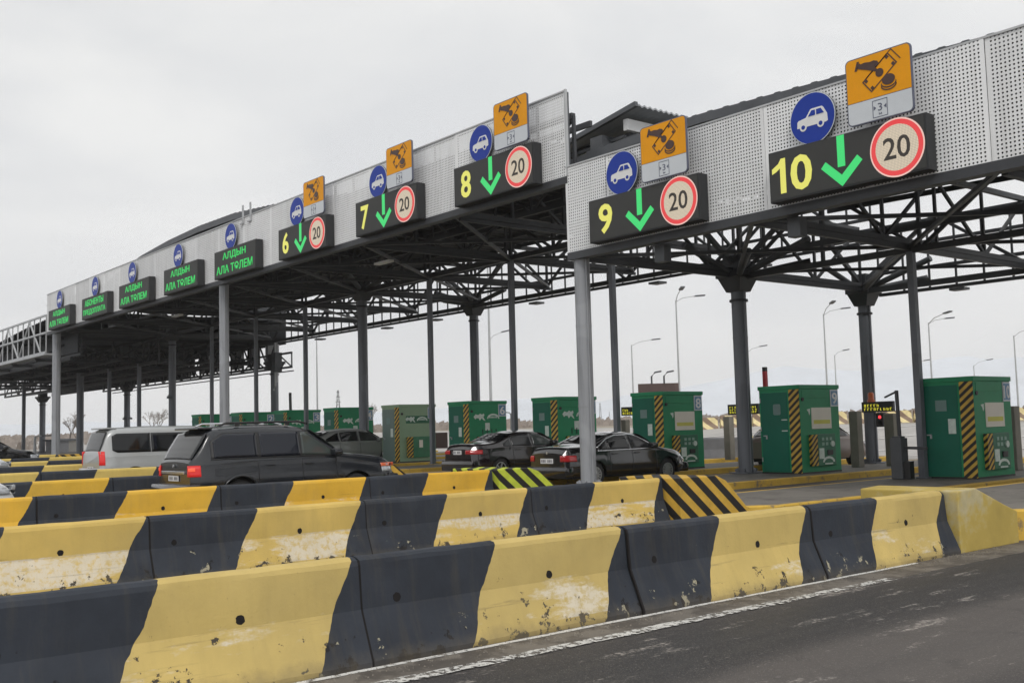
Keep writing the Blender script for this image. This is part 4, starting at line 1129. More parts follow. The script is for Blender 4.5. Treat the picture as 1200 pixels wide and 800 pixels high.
    def patch(s, name, x0, x1, lo, up, mat_, eps=.008, both=True, n=16, m=8, parent=None):
        """patch on the body side between curves lo(x), up(x)"""
        for sd in ((-1, 1) if both else (-1,)):
            def P(u, v):
                x = x0 + (x1 - x0) * u; z = lo(x) + (up(x) - lo(x)) * v; return (x, sd * (s.side(x, z) + eps), z)
            MB().grid(P, n, m).build(name, mat_, parent or s.t, smooth=50, solid=.004)
    def glass(s, name, z0, z1, rear, mat_, inset=.07, eps=.010):
        def P(u, v):
            z = z0 + (z1 - z0) * v; x = s.invtop(z, rear); p = s.sec(x); yl = p[12][0] - inset * (1 if z < z1 - .02 else 1.3)
            sx = (-1 if rear else 1)
            y = yl * (2 * u - 1); return (x + sx * (eps + .012 * (1 - (2 * u - 1) ** 2)), y, z + eps + .03 * (1 - (2 * u - 1) ** 2) * .6)
        return MB().grid(P, 12, 14).build(name, mat_, s.t, smooth=60, solid=.004)
    def lamp(s, name, z0, z1, xin, yin, rear, mats, eps=.014):
        """wraps the corner: a side patch xin long and an end patch down to |y|=yin"""
        xe = -s.Lh if rear else s.Lh; sg = 1 if rear else -1
        for sd in (-1, 1):
            b = MB()
            def P(u, v):
                z = z0 + (z1 - z0) * v
                if u < .5: x = xe + sg * (xin * (1 - u * 2)) ; y = s.side(x, z) + eps; xx = x
                else:
                    ye = s.side(xe, z) + eps; y = ye + (yin - ye) * (u - .5) * 2; xx = xe - sg * eps
                return (xx, sd * y, z)
            b.grid(P, 16, 4); b.build(name, mats, s.t, smooth=50, solid=.006)
    def plate(s, z, rear=True, w=.52, h=.115):
        xe = -s.Lh - .025 if rear else s.Lh + .025
        o = MB().box(min(xe, xe + .012), max(xe, xe + .012), -w / 2, w / 2, z - h / 2, z + h / 2).build('number_plate', 'plate', s.t)
        k = MB()
        for i in range(7):
            if i == 3: continue
            k.box(xe - .003, xe, -w / 2 + .05 + i * .062, -w / 2 + .09 + i * .062, z - h * .28, z + h * .28)
        k.build('plate_characters', 'plateink', o)
    def mirror(s, x, z):
        for sd in (-1, 1):
            y = s.side(x, z)
            m = MB().box(x - .10, x + .10, min(sd * y, sd * (y + .24)), max(sd * y, sd * (y + .24)), z, z + .16)
            m.build('wing_mirror', s.p, s.t, bevel=.04, smooth=60)
    def handle(s, x, z, mat_=None):
        for sd in (-1, 1):
            y = s.side(x, z)
            MB().box(x - .10, x + .10, min(sd * y, sd * (y + .04)), max(sd * y, sd * (y + .04)), z - .012, z + .018).build('door_handle', mat_ or s.p, s.t, bevel=.008)
    def seam(s, xs):
        for x in xs:
            s.patch('door_seam', x - .006, x + .006, lambda q: s.sp['sill'] + .08, lambda q: s.belt(q) - .02, 'black', .003, n=1, m=8)

# graphite off-roader
suv = dict(l=4.95, w=1.93, sill=.42, r=.385, wheels=(-1.42, 1.43), round=.5, boxy=True, tum=.26, spokes=6, zs=.955, ls=.955,
  top=[(-2.475, 1.12), (-2.43, 1.20), (-2.27, 1.46), (-2.06, 1.80), (-1.88, 1.86), (-1.2, 1.905), (-.3, 1.90), (.12, 1.86), (.34, 1.79), (.96, 1.34), (1.12, 1.235), (1.7, 1.18), (2.15, 1.12), (2.38, 1.02), (2.475, .78)],
  belt=[(-2.475, 1.09), (-1.2, 1.16), (1.0, 1.16), (1.3, 1.12), (2.475, .9)])
c = Car('graphite off-roader with lit tail lamps and roof rails behind the third barrier row', 'car', -21.95, 11.1, suv, 'p_suv')
c.glass('rear_window', 1.22, 1.76, True, 'glassg', .03)
c.glass('windscreen', 1.30, 1.78, False, 'glassc', .05)
wz0 = lambda x: 1.235
c.patch('window_surround', -2.04, .92, lambda x: 1.215, lambda x: min(1.765 - max(0, (-1.75 - x)) * .6, 1.765 - max(0, x - .22) * .72), 'black', .004, n=40)
c.patch('side_window', -1.98, -1.0, wz0, lambda x: 1.745 - max(0, (-1.72 - x)) * .6, 'glassb', .010)
c.patch('side_window', -.92, .02, wz0, lambda x: 1.755, 'glassb')
c.patch('side_window', .08, .84, wz0, lambda x: min(1.745, 1.745 - (x - .22) * .72), 'glassc')
c.patch('window_trim', -2.05, .9, lambda x: 1.208, lambda x: 1.228, 'black', .012, n=40, m=1)
c.lamp('tail_lamp', .87, 1.10, .20, .70, True, 'taillit')
c.lamp('brake_lamp', .98, 1.05, .09, .76, True, 'taillit2', .022)
c.lamp('headlamp', .78, .98, .38, .62, False, 'headlamp')
c.lamp('indicator_lamp', .90, .98, .40, .8, False, 'indicator', .02)
MB().box(-2.52, -2.47, -.60, .60, .925, .985).build('chrome_strip', 'chrome', c.t, bevel=.008)
c.plate(.83)
MB().prism([(-.01, 1.05), (.05, 1.09), (-.01, 1.13), (-.05, 1.09)], (-2.49, 0, 0), (0, 1, 0), (0, 0, 1), (-.02, 0, 0)).build('badge', 'chrome', c.t)
bp = MB().prism([(-2.62, .42), (-2.64, .60), (-2.60, .70), (-2.30, .72), (-2.30, .42)], (0, -.95, 0), (1, 0, 0), (0, 0, 1), (0, 1.9, 0)); bp.build('bumper', 'p_suv', c.t, bevel=.03, smooth=60)
bp = MB().prism([(2.60, .40), (2.62, .60), (2.55, .72), (2.30, .74), (2.30, .40)], (0, -.93, 0), (1, 0, 0), (0, 0, 1), (0, 1.86, 0)); bp.build('bumper', 'p_suv', c.t, bevel=.03, smooth=60)
MB().box(-2.22, -1.90, -.62, .62, 1.85, 1.895).build('spoiler', 'p_suv', c.t, bevel=.015)
for sd in (-1, 1):
    MB().tube([(-1.75, sd * .60, 1.92), (-1.6, sd * .61, 1.975), (.1, sd * .61, 1.985), (.35, sd * .60, 1.93)], .022, 8).box(-1.4, -1.3, sd * .61 - .02, sd * .61 + .02, 1.9, 1.97).box(-.2, -.1, sd * .61 - .02, sd * .61 + .02, 1.9, 1.98).build('roof_rail', 'chrome' if sd > 0 else 'black', c.t)
c.mirror(.86, 1.2); c.handle(-.72, 1.05); c.handle(.22, 1.05); c.seam((-1.0, .05, .90))
c.patch('wheel_arch_trim', -1.95, -.9, lambda x: max(c.zbot(x) - .005, .5), lambda x: max(c.zbot(x) - .005, .5) + .05, 'p_suv', .03, n=30, m=2)
c.patch('side_moulding', -.85, .9, lambda x: .62, lambda x: .68, 'black', .018, n=12, m=2)
MB().box(-2.32, -2.30, -.25, .25, 1.265, 1.285).build('wiper', 'black', c.t)

# black saloon
bmw = dict(l=4.66, w=1.80, sill=.28, r=.325, wheels=(-1.37, 1.44), round=.6, tum=.52, spokes=14,
  top=[(-2.33, .86), (-2.28, 1.0), (-2.2, 1.05), (-1.55, 1.09), (-1.35, 1.13), (-.75, 1.36), (-.45, 1.415), (.0, 1.425), (.3, 1.40), (.55, 1.33), (1.05, 1.03), (1.25, .975), (1.8, .90), (2.15, .82), (2.28, .72), (2.33, .58)],
  belt=[(-2.33, .85), (-2.1, .92), (-1.2, .955), (.8, .93), (1.3, .90), (2.33, .6)])
c = Car('black saloon with chrome window surround and white number plate, beside the near grey column', 'car', -22.1, 21.75, bmw, 'p_bmw')
c.glass('rear_window', 1.13, 1.37, True, 'glass', .05); c.glass('windscreen', 1.04, 1.365, False, 'glassg', .05)
b0 = lambda x: .985
up = lambda x: min(1.345, interp([(-1.25, 1.02), (-.80, 1.25), (-.45, 1.335), (.2, 1.345), (.42, 1.29), (.95, 1.0)], x))
c.patch('side_window', -1.22, -.86, b0, up, 'glass'); c.patch('side_window', -.82, -.02, b0, up, 'glass'); c.patch('side_window', .05, .90, b0, up, 'glassg')
c.patch('chrome_trim', -1.28, .95, lambda x: .945, lambda x: .978, 'chrome', .016, n=40, m=1)
c.patch('chrome_trim', -1.28, .95, lambda x: up(x) + .006, lambda x: up(x) + .040, 'chrome', .012, n=40, m=1)
c.lamp('tail_lamp', .70, .86, .30, .52, True, 'taillamp'); c.lamp('headlamp', .58, .70, .30, .45, False, 'headlamp')
c.plate(.72, w=.5, h=.13); c.mirror(.78, .96); c.handle(-.66, .86); c.handle(.2, .86); c.seam((-.84, .02, .96))
MB().prism([(-2.40, .28), (-2.42, .48), (-2.38, .56), (-2.1, .57), (-2.1, .28)], (0, -.80, 0), (1, 0, 0), (0, 0, 1), (0, 1.6, 0)).build('bumper', 'p_bmw', c.t, bevel=.03, smooth=60)
MB().prism([(2.40, .26), (2.42, .42), (2.36, .52), (2.1, .54), (2.1, .26)], (0, -.78, 0), (1, 0, 0), (0, 0, 1), (0, 1.56, 0)).build('bumper', 'p_bmw', c.t, bevel=.03, smooth=60)
MB().prism(circle(.035, 14, 0, .93), (-2.335, 0, 0), (0, 1, 0), (0, 0, 1), (-.01, 0, 0)).build('badge', 'chrome', c.t)

# dark maroon-black saloon further on
cam_ = dict(bmw); cam_.update(l=4.8, w=1.82, top=[(x * 1.03, z * 1.035) for x, z in bmw['top']], belt=[(x * 1.03, z * 1.035) for x, z in bmw['belt']], wheels=(-1.36, 1.43), spokes=5)
c = Car('dark maroon saloon with faint red tail lamps, in front of kiosk 6', 'car', -27.9, 23.0, cam_, 'p_dark')
c.glass('rear_window', 1.17, 1.42, True, 'glass', .05); c.glass('windscreen', 1.08, 1.41, False, 'glassc', .05)
up2 = lambda x: min(1.39, interp([(-1.29, 1.06), (-.83, 1.29), (-.46, 1.38), (.2, 1.39), (.43, 1.335), (.98, 1.04)], x))
b2 = lambda x: 1.02
c.patch('side_window', -1.25, -.9, b2, up2, 'glassg'); c.patch('side_window', -.85, -.02, b2, up2, 'glassg'); c.patch('side_window', .05, .93, b2, up2, 'glassc')
c.lamp('tail_lamp', .80, .93, .34, .40, True, 'taillamp'); c.lamp('headlamp', .60, .72, .30, .45, False, 'headlamp'); c.plate(.86, w=.42, h=.13)
c.mirror(.8, 1.0); c.handle(-.66, .90); c.handle(.2, .90); c.seam((-.86, .02, .98))
MB().prism([(-2.46, .28), (-2.48, .50), (-2.44, .60), (-2.1, .61), (-2.1, .28)], (0, -.82, 0), (1, 0, 0), (0, 0, 1), (0, 1.64, 0)).build('bumper', 'p_dark', c.t, bevel=.03, smooth=60)

# grey crossover
cro = dict(l=4.7, w=1.88, sill=.34, r=.36, wheels=(-1.36, 1.4), round=.6, tum=.40, zs=.975,
  top=[(-2.35, .95), (-2.28, 1.12), (-1.75, 1.44), (-1.3, 1.60), (-.6, 1.68), (.1, 1.68), (.5, 1.60), (1.25, 1.14), (1.45, 1.08), (2.0, 1.0), (2.25, .86), (2.35, .65)], belt=[(-2.35, 1.0), (-1, 1.12), (1.2, 1.04), (2.35, .75)])
c = Car('grey crossover standing before kiosk 4, beyond the graphite off-roader bonnet', 'car', -40.9 + -1.4, 24.9, cro, 'p_grey')
c.glass('rear_window', 1.2, 1.56, True, 'glass', .05); c.glass('windscreen', 1.16, 1.58, False, 'glassg', .05)
up3 = lambda x: min(1.57, interp([(-1.75, 1.2), (-1.1, 1.5), (-.5, 1.57), (.3, 1.57), (.5, 1.52), (1.1, 1.16)], x)); b3 = lambda x: 1.14
c.patch('side_window', -1.65, -1.0, b3, up3, 'glass'); c.patch('side_window', -.95, -.05, b3, up3, 'glass'); c.patch('side_window', .03, 1.0, b3, up3, 'glassg')
c.lamp('tail_lamp', .92, 1.08, .4, .5, True, 'taillamp'); c.lamp('headlamp', .7, .86, .4, .5, False, 'headlamp'); c.mirror(.95, 1.1); c.handle(-.7, 1.0); c.handle(.2, 1.0); c.seam((-1, 0, 1.05)); c.plate(.8)

# silver van
van = dict(l=5.1, w=1.92, sill=.36, r=.34, wheels=(-1.55, 1.5), round=.45, boxy=True, tum=.20, zs=.965,
  top=[(-2.55, 1.10), (-2.50, 1.25), (-2.33, 1.80), (-2.15, 1.90), (-1.0, 1.95), (.5, 1.93), (1.0, 1.85), (1.9, 1.20), (2.2, 1.08), (2.45, .92), (2.55, .7)], belt=[(-2.55, 1.05), (1.5, 1.10), (2.55, .8)])
c = Car('silver passenger van with black side windows and red tail lamp, left of the graphite off-roader', 'van', -34.0, 13.35, van, 'p_silver', 'parked_van')
c.glass('rear_window', 1.22, 1.80, True, 'glassg', .05); c.glass('windscreen', 1.24, 1.82, False, 'glassc', .05)
w0 = lambda x: 1.17 + max(0, -2.05 - x) * .5
w1 = lambda x: 1.76 - max(0, -2.05 - x) * .5
c.patch('side_window', -2.2, -1.05, w0, w1, 'glass'); c.patch('side_window', -1.03, .15, w0, w1, 'glass'); c.patch('side_window', .35, 1.3, w0, lambda x: min(1.76, 1.76 - (x - .75) * .8), 'glass')
c.lamp('tail_lamp', .80, 1.22, .14, .80, True, 'taillit'); c.lamp('headlamp', .75, .98, .4, .5, False, 'headlamp'); c.plate(.7); c.seam((.25, 1.35)); c.mirror(1.45, 1.15); c.handle(.12, 1.02)
MB().prism([(-2.66, .36), (-2.68, .62), (-2.62, .70), (-2.3, .72), (-2.3, .36)], (0, -.88, 0), (1, 0, 0), (0, 0, 1), (0, 1.76, 0)).build('bumper', 'p_silver', c.t, bevel=.03, smooth=60)
MB().box(-2.36, -2.0, -.62, .62, 1.90, 1.95).build('spoiler', 'p_silver', c.t, bevel=.015)

# other cars, only partly in view
c = Car('dark car whose windscreen and bonnet show at the left edge of the photo', 'car', -50.6, 10.97, {**cro, 'zs': 1.0}, 'p_bmw')
c.glass('rear_window', 1.2, 1.56, True, 'glass', .05); c.glass('windscreen', 1.16, 1.58, False, 'glassb', .05)
c.patch('side_window', -.95, -.05, b3, up3, 'glass'); c.patch('side_window', .03, 1.0, b3, up3, 'glassb'); c.mirror(.95, 1.1); c.lamp('headlamp', .7, .86, .4, .5, False, 'headlamp'); c.lamp('tail_lamp', .92, 1.08, .4, .5, True, 'taillamp')
c = Car('white car, front corner and headlamp showing behind the third barrier row', 'car', -21.5, 2.72, cro, 'p_white')
c.glass('rear_window', 1.2, 1.56, True, 'glass', .05); c.glass('windscreen', 1.16, 1.58, False, 'glassg', .05)
c.patch('side_window', -.95, -.05, b3, up3, 'glass'); c.patch('side_window', .03, 1.0, b3, up3, 'glassg'); c.lamp('headlamp', .74, .90, .4, .5, False, 'headlamp'); c.mirror(.95, 1.1)
c = Car('white car with only a strip of bonnet showing between far barrier rows', 'car', -39.0, 6.95, cro, 'p_white')
c.glass('rear_window', 1.2, 1.56, True, 'glass', .05); c.glass('windscreen', 1.16, 1.58, False, 'glassg', .05); c.lamp('headlamp', .74, .90, .4, .5, False, 'headlamp')
c.patch('side_window', -.95, -.05, b3, up3, 'glass'); c.patch('side_window', .03, 1.0, b3, up3, 'glassg')
c = Car('beige-brown car with a black mirror seen past the right side of kiosk 9', 'car', -22.3, 31.9, {**cro, 'zs': .92}, 'p_beige')
c.glass('windscreen', 1.16, 1.58, False, 'glassg', .05); c.glass('rear_window', 1.2, 1.56, True, 'glass', .05); c.patch('side_window', -.95, -.05, b3, up3, 'glass'); c.patch('side_window', .03, 1.0, b3, up3, 'glassg'); c.lamp('headlamp', .7, .86, .4, .5, False, 'headlamp')

# ------------------------------------------------------------------ furniture between the kiosks
def post(px, y, topz, w, label):
    p = ony(px, 500, y); x = p.x; z = isz(x)
    o = MB().box(-w / 2, w / 2, -w / 2, w / 2, 0, topz - z).build('bollard_post', 'post', bevel=.02); o.location = (x, y, z)
    return tag(o, label, 'post', 'tall concrete posts on the islands')
post(1003, 30.0, 2.0, .30, 'tall tan concrete post just left of the far column by the yellow lettered display')
post(1045, 31.0, 1.9, .34, 'tall tan concrete post just right of the far column with the traffic light')
post(1186, 30.2, 2.0, .34, 'tall dark tan concrete post behind the rightmost kiosk')
post(854, 33.0, 1.98, .30, 'tall tan concrete post left of the thick column near kiosk 9')
post(733, 33.0, 1.98, .28, 'tall tan concrete post left of kiosk 8')
def vms(px, py0, py1, px1, y, label, rowsn=2, seed=1):
    a = ony(px, py1, y); b = ony(px1, py0, y); rr = random.Random(seed)
    w = b.x - a.x; h = ony(px, py0, y).z - a.z
    t = thing('message_display', label, 'display', ((a.x + b.x) / 2, y, a.z), 0, 'small message displays behind the kiosks')
    MB().box(-w / 2, w / 2, 0, .14, 0, h).build('housing', 'board', t, bevel=.01)
    k = MB()
    for r in range(rowsn):
        x = -w / 2 + .1; z = h * (.86 - (r + 1) * .72 / rowsn); hh = h * .5 / rowsn; lim = (w / 2 - .08) if r else 0.0 if rowsn == 2 else w / 2 - .08
        while x < lim:
            ww = .09
            k.box(x, x + .025, -.006, -.001, z, z + hh)
            if rr.random() < .7: k.box(x + .025, x + ww - .02, -.006, -.001, z + hh * .8, z + hh)
            if rr.random() < .6: k.box(x + ww - .045, x + ww - .02, -.006, -.001, z, z + hh * .8)
            if rr.random() < .5: k.box(x + .025, x + ww - .045, -.006, -.001, z, z + hh * .18)
            x += ww + .03
    k.build('led_text', 'ledamber', t)
    return t
vms(1010, 471, 483, 1046, 32.0, 'small black display with yellow letters on the far column by the traffic light', 2, 3)
vms(853, 474, 486, 888, 32.0, 'small black display with three yellow text rows behind the thick column', 3, 5)
vms(728, 477, 487, 742, 32.0, 'small black display partly hidden at the left side of kiosk 8', 2, 8)
t = thing('traffic_light', 'small traffic light showing red on the far column', 'traffic light', tuple(ony(1031, 500, 32.0)), 0)
MB().box(-.14, .14, 0, .2, 0, .48).build('housing', 'black', t, bevel=.02)
MB().prism(circle(.055, 14, .02, .33), (0, -.01, 0), (1, 0, 0), (0, 0, 1), (0, .008, 0)).build('red_lens', 'redlamp', t)
MB().prism(circle(.07, 14, .02, .14), (0, -.01, 0), (1, 0, 0), (0, 0, 1), (0, .008, 0)).build('green_lens', 'hole', t)
o = MB().tube([(0, 0, 0), (0, 0, .08)], .13, 14).tube([(0, 0, .08), (0, 0, .28), (0, 0, .33)], [.10, .10, .06], 14).build('warning_beacon', ['beacon'], smooth=40)
o.location = tuple(ony(1021, 471, 32.0)); tag(o, 'orange warning beacon on top of the yellow lettered display', 'beacon')
# boom barrier by kiosk 10
p = ony(1052, 500, 25.0); z = isz(p.x)
t = thing('boom_barrier', 'grey boom barrier cabinet with raised thin dark arm beside the thin post', 'boom barrier', (p.x, 25.0, z))
MB().box(-.16, .16, -.16, .16, 0, 1.05).box(-.12, .12, -.12, .12, 1.05, 1.10).build('cabinet', 'steel2', t, bevel=.015)
MB().tube([(.04, 0, 1.1), (.02, 0, 2.28)], .05, 8).build('arm_post', 'steel', t)
MB().bar((.05, 0, .80), (.75, .05, .78), .07).build('arm', 'steel', t); MB().bar((.02, 0, 2.25), (-.5, .3, 2.12), .04).build('top_rod', 'steel', t)
MB().box(.16, .34, -.1, .1, 0, .45).build('control_box', 'black', t)
def redboom(px, pyt, pyb, y, label, m='redwhite'):
    a = ony(px, pyb, y); b = ony(px - 1, pyt, y)
    t = thing('raised_boom_arm', label, 'boom arm', (a.x, y, isz(a.x)), 0, 'raised boom arms behind the kiosks')
    MB().bar((0, 0, 1.0), (b.x - a.x, 0, b.z - isz(a.x) - .15), .13).build('arm', m, t)
    MB().bar((b.x - a.x, 0, b.z - isz(a.x) - .15), (b.x - a.x, 0, b.z - isz(a.x)), .13).build('arm_tip', 'black', t)
    MB().box(-.18, .18, -.18, .18, 0, 1.1).build('cabinet', 'steel2', t, bevel=.02)
redboom(897, 430, 452, 30.5, 'red raised boom arm standing above kiosk 9')
redboom(341, 460, 476, 30.5, 'dark raised boom arm standing above kiosk 3', 'steel')
# gantry-like box on posts behind kiosk 8
p0, p1 = atdepth(749, 52), atdepth(792, 52); t = thing('rear_sign_board', 'brown backed sign board with two curved lamp arms behind kiosk 8', 'sign', (p0.x, p0.y, gz(p0.x, p0.y)))
d = p1 - p0; zt = atdepth(770, 52, 449).z - gz(p0.x, p0.y); zb = zt - .85
MB().quadbox([(0, 0, zb), (d.x, d.y, zb), (d.x + .1, d.y + .2, zb), (.1, .2, zb), (0, 0, zt), (d.x, d.y, zt), (d.x + .1, d.y + .2, zt), (.1, .2, zt)]).build('board', 'grille', t)
for f in (.1, .9): MB().bar((d.x * f + .05, d.y * f + .3, 0), (d.x * f + .05, d.y * f + .3, zt), .15).build('leg', 'steel2', t)
for f in (.38, .72):
    MB().tube([(d.x * f, d.y * f, zt), (d.x * f, d.y * f, zt + .35), (d.x * f + .15, d.y * f + .1, zt + .55), (d.x * f + .4, d.y * f + .3, zt + .6)], .045, 6).build('lamp_arm', 'steel2', t)
# far jersey rows (yellow and white) rising behind
a, b_ = atdepth(806, 70), atdepth(1260, 70)
d = b_ - a; Ln = math.hypot(d.x, d.y); n = int(Ln / 2.0); ang = math.atan2(d.y, d.x)
fm = MB(); hp2 = [(-.30, 0), (-.14, .4), (-.10, .82), (.10, .82), (.14, .4), (.30, 0)]
fm.prism(hp2, (0, 0, 0), (0, 1, 0), (0, 0, 1), (1.97, 0, 0)); 
fo = fm.build('far_barrier', 'hazf')
for i in range(n):
    o = fo if i == 0 else fo.copy()
    if i: C.objects.link(o)
    p = a + d * (i / n); o.location = (p.x, p.y, gz(p.x, p.y)); o.rotation_euler = (0, 0, ang)
    tag(o, 'small pale yellow striped barrier block in the distant row across the plaza', 'barrier', 'distant striped barrier row')
# grey/yellow barrier between kiosk 8 and the thick column
p = atdepth(845, 44); o = barrier_mesh(3.0, False).build('concrete_barrier', 'concrete'); o.location = (p.x - 1.2, p.y - .6, gz(p.x, p.y)); o.rotation_euler = (0, 0, -PI / 2 + .55); o.scale = (1, 1, 1.25)
for v in (): pass
tag(o, 'plain grey concrete barrier seen between kiosk 8 and the thick column', 'barrier')
p = atdepth(874, 43); o = barrier_mesh(1.6, False).build('concrete_barrier', 'yfar'); o.location = (p.x, p.y, gz(p.x, p.y)); o.rotation_euler = (0, 0, .2); o.scale = (1.3, 1, 1.3)
tag(o, 'pale yellow concrete barrier end just left of the thick column', 'barrier')
for i, (px, dep, w_, lab) in enumerate(((455, 60, 30, 'red brown low barrier far behind kiosk 5'), )):
    a = atdepth(510, 60); b_ = atdepth(524, 60)
    o = MB().bar((0, 0, .9), (b_.x - a.x, b_.y - a.y, .9), .2, .9).build('far_fence', 'grille'); o.location = (a.x, a.y, gz(a.x, a.y)); tag(o, lab, 'fence')

# ------------------------------------------------------------------ street lamps
def lamppost(px, pyt, dep, label, arms, armlen=2.2, r=.065):
    p = atdepth(px, dep); top = atdepth(px, dep, pyt); z0 = gz(p.x, p.y)
    # lean of the picture is handled by the true vertical: find x so that the top projects to px
    top = atdepth(px, dep, pyt); hh = top.z - z0
    t = thing('street_lamp', label, 'street lamp', (top.x, top.y, z0), 0, 'street lamps beyond the toll plaza')
    MB().tube([(0, 0, 0), (0, 0, hh * .5), (0, 0, hh)], [r * 1.3, r, r * .7], 8).build('pole', 'galv', t, smooth=50)
    for (dx, dy, rise) in arms:
        MB().tube([(0, 0, hh - .1), (dx * .35, dy * .35, hh + rise * .55), (dx, dy, hh + rise)], r * .45, 6).build('arm', 'galv', t, smooth=50)
        u = Vector((dx, dy, rise * .4)).normalized()
        MB().bar(Vector((dx, dy, hh + rise)), Vector((dx, dy, hh + rise)) + u * .75, .28, .10).build('lamp_head', 'steel2', t)
rt = Vector((.63, .77, 0)); fw = Vector((-.77, .63, 0))
def arm(lx, ly, rise): v = rt * lx + fw * ly; return (v.x, v.y, rise)
lamppost(792, 352, 74, 'double armed street lamp rising over kiosk 8', [arm(1.5, .6, .35), arm(.1, -1.6, .55)])
lamppost(740, 404, 92, 'single armed street lamp left of kiosk 8', [arm(1.9, .5, .45)])
lamppost(965, 368, 80, 'double armed street lamp rising over kiosk 9', [arm(1.6, .6, .45), arm(.05, -1.8, .6)])
lamppost(978, 416, 110, 'single armed lower street lamp beside the one over kiosk 9', [arm(1.1, .5, .5)])
lamppost(1088, 378, 80, 'double armed street lamp right of the thin post by kiosk 10', [arm(1.6, .6, .35), arm(.5, -1.8, .5)])
lamppost(1070, 428, 110, 'short street lamp almost hidden behind the thin post', [arm(1.4, .5, .5)])
lamppost(1188, 393, 80, 'street lamp at the right edge of the photo', [arm(1.6, .4, .5)])
lamppost(1141, 428, 120, 'faint small street lamp above the rightmost kiosk', [arm(1.8, .5, .6)])
lamppost(876, 412, 100, 'street lamp whose arm shows right of the thick column', [arm(1.3, .4, .5)])
lamppost(573, 398, 80, 'street lamp between kiosk 6 and kiosk 7', [arm(1.0, .4, .6)])
def mast(px, pyt, dep, label, r=.10):
    top = atdepth(px, dep, pyt); z0 = gz(top.x, top.y)
    o = MB().tube([(0, 0, 0), (0, 0, top.z - z0)], [r * 1.4, r * .6], 8).build('mast', 'galv', smooth=50); o.location = (top.x, top.y, z0)
    tag(o, label, 'mast')
mast(571, 300, 80, 'tall thin mast left of the lamp between kiosks 6 and 7', .09)
mast(371, 395, 80, 'thin tall mast between kiosk 3 and kiosk 4', .06)
lamppost(599, 484, 50, 'short dark lamp post right of kiosk 6', [arm(-.25, 0, .05)], r=.06)
lamppost(41, 511, 85, 'short dark lamp post near the left edge beyond the columns', [arm(.6, 0, .02)], r=.12)
# lattice pylons
def pylon(px, pyt, dep, label):
    top = atdepth(px, dep, pyt); z0 = gz(top.x, top.y); h = top.z - z0; b = MB(); w = h * .07
    for sx, sy in ((-1, -1), (1, -1), (1, 1), (-1, 1)): b.bar((sx * w, sy * w, 0), (sx * w * .15, sy * w * .15, h), h * .010)
    for i in range(10):
        f = i / 10; f2 = (i + 1) / 10; q = w * (1 - .85 * f); q2 = w * (1 - .85 * f2)
        b.bar((-q, -q, f * h), (q2, -q2, f2 * h), h * .006); b.bar((q, -q, f * h), (-q2, -q2, f2 * h), h * .006)
    for f in (.72, .84, .95): b.bar((-h * .14 * (1.2 - f), 0, h * f), (h * .14 * (1.2 - f), 0, h * f), h * .012)
    o = b.build('power_pylon', 'steel2'); o.location = (top.x, top.y, z0); o.rotation_euler = (0, 0, .9); tag(o, label, 'pylon', 'power pylons on the horizon')
pylon(703, 472, 700, 'faint lattice pylon on the horizon left of kiosk 8')
pylon(714, 482, 900, 'smaller faint pylon just right of the one left of kiosk 8')
pylon(1003, 482, 800, 'faint pylon on the horizon right of kiosk 9')
pylon(396, 457, 300, 'small lattice mast showing above kiosk 4')

# ------------------------------------------------------------------ bare trees, scrub, far buildings
def tree(px, dep, h, label, seed):
    rr = random.Random(seed); p = atdepth(px, dep); z = gz(p.x, p.y)
    t = thing('bare_tree', label, 'tree', (p.x, p.y, z), 0, 'leafless trees beyond the plaza')
    tr = MB(); cr = MB()
    def br(a, d, l, r, lev):
        b = a + d * l; (tr if lev < 2 else cr).tube([a, a.lerp(b, .5) + Vector((rr.uniform(-1, 1), rr.uniform(-1, 1), 0)) * l * .06, b], [r, r * .8, r * .6], 4 if lev > 1 else 6, cap=False)
        if lev >= 5: return
        for _ in range(3 if lev < 4 else 4):
            nd = (d + Vector((rr.uniform(-1, 1), rr.uniform(-1, 1), rr.uniform(-.2, .6))) * .62).normalized(); br(b, nd, l * rr.uniform(.62, .85), r * .58, lev + 1)
    br(Vector((0, 0, 0)), Vector((0, 0, 1)), h * .22, h * .022, 0)
    tr.build('trunk', 'bark', t); cr.build('crown', 'twig', t)
tree(82, 130, 6.5, 'leafless bush-like tree right of the far left round column', 3)
tree(90, 140, 5.5, 'smaller leafless tree left of the silver van', 4)
tree(186, 160, 6.0, 'hazy leafless tree above the silver van roof', 5)
tree(178, 170, 6.0, 'second hazy leafless tree left of the one above the van', 6)
tree(437, 130, 5.0, 'leafless tree right of kiosk 4', 8)
tree(640, 170, 5.0, 'leafless tree low on the horizon left of kiosk 7', 9)
tree(1112, 150, 4.0, 'leafless tree behind the rightmost kiosk', 12)
sb = MB(); rr = random.Random(5)
for i in range(2600):
    px = rr.uniform(-60, 1260); dep = rr.uniform(150, 420); p = atdepth(px, dep); z = gz(p.x, p.y); s_ = rr.uniform(.35, 1.1) * (1 + dep / 500)
    for q in range(3):
        a = rr.uniform(0, PI); u = Vector((math.cos(a), math.sin(a), 0)) * s_ * rr.uniform(.5, 1)
        n0 = len(sb.v); b0 = Vector((p.x, p.y, z)) + Vector((rr.uniform(-1, 1), rr.uniform(-1, 1), 0)) * s_
        hgt = s_ * rr.uniform(.5, 1.3)
        sb.v += [tuple(b0 - u), tuple(b0 + u), tuple(b0 + u * .5 + Vector((0, 0, hgt))), tuple(b0 - u * .6 + Vector((0, 0, hgt * .8)))]; sb.f.append((n0, n0 + 1, n0 + 2, n0 + 3)); sb.m.append(0)
tag(sb.build('scrub', 'scrub', recalc=False), 'dry brown scrub and far tree line along the horizon', 'scrub', kind='stuff')
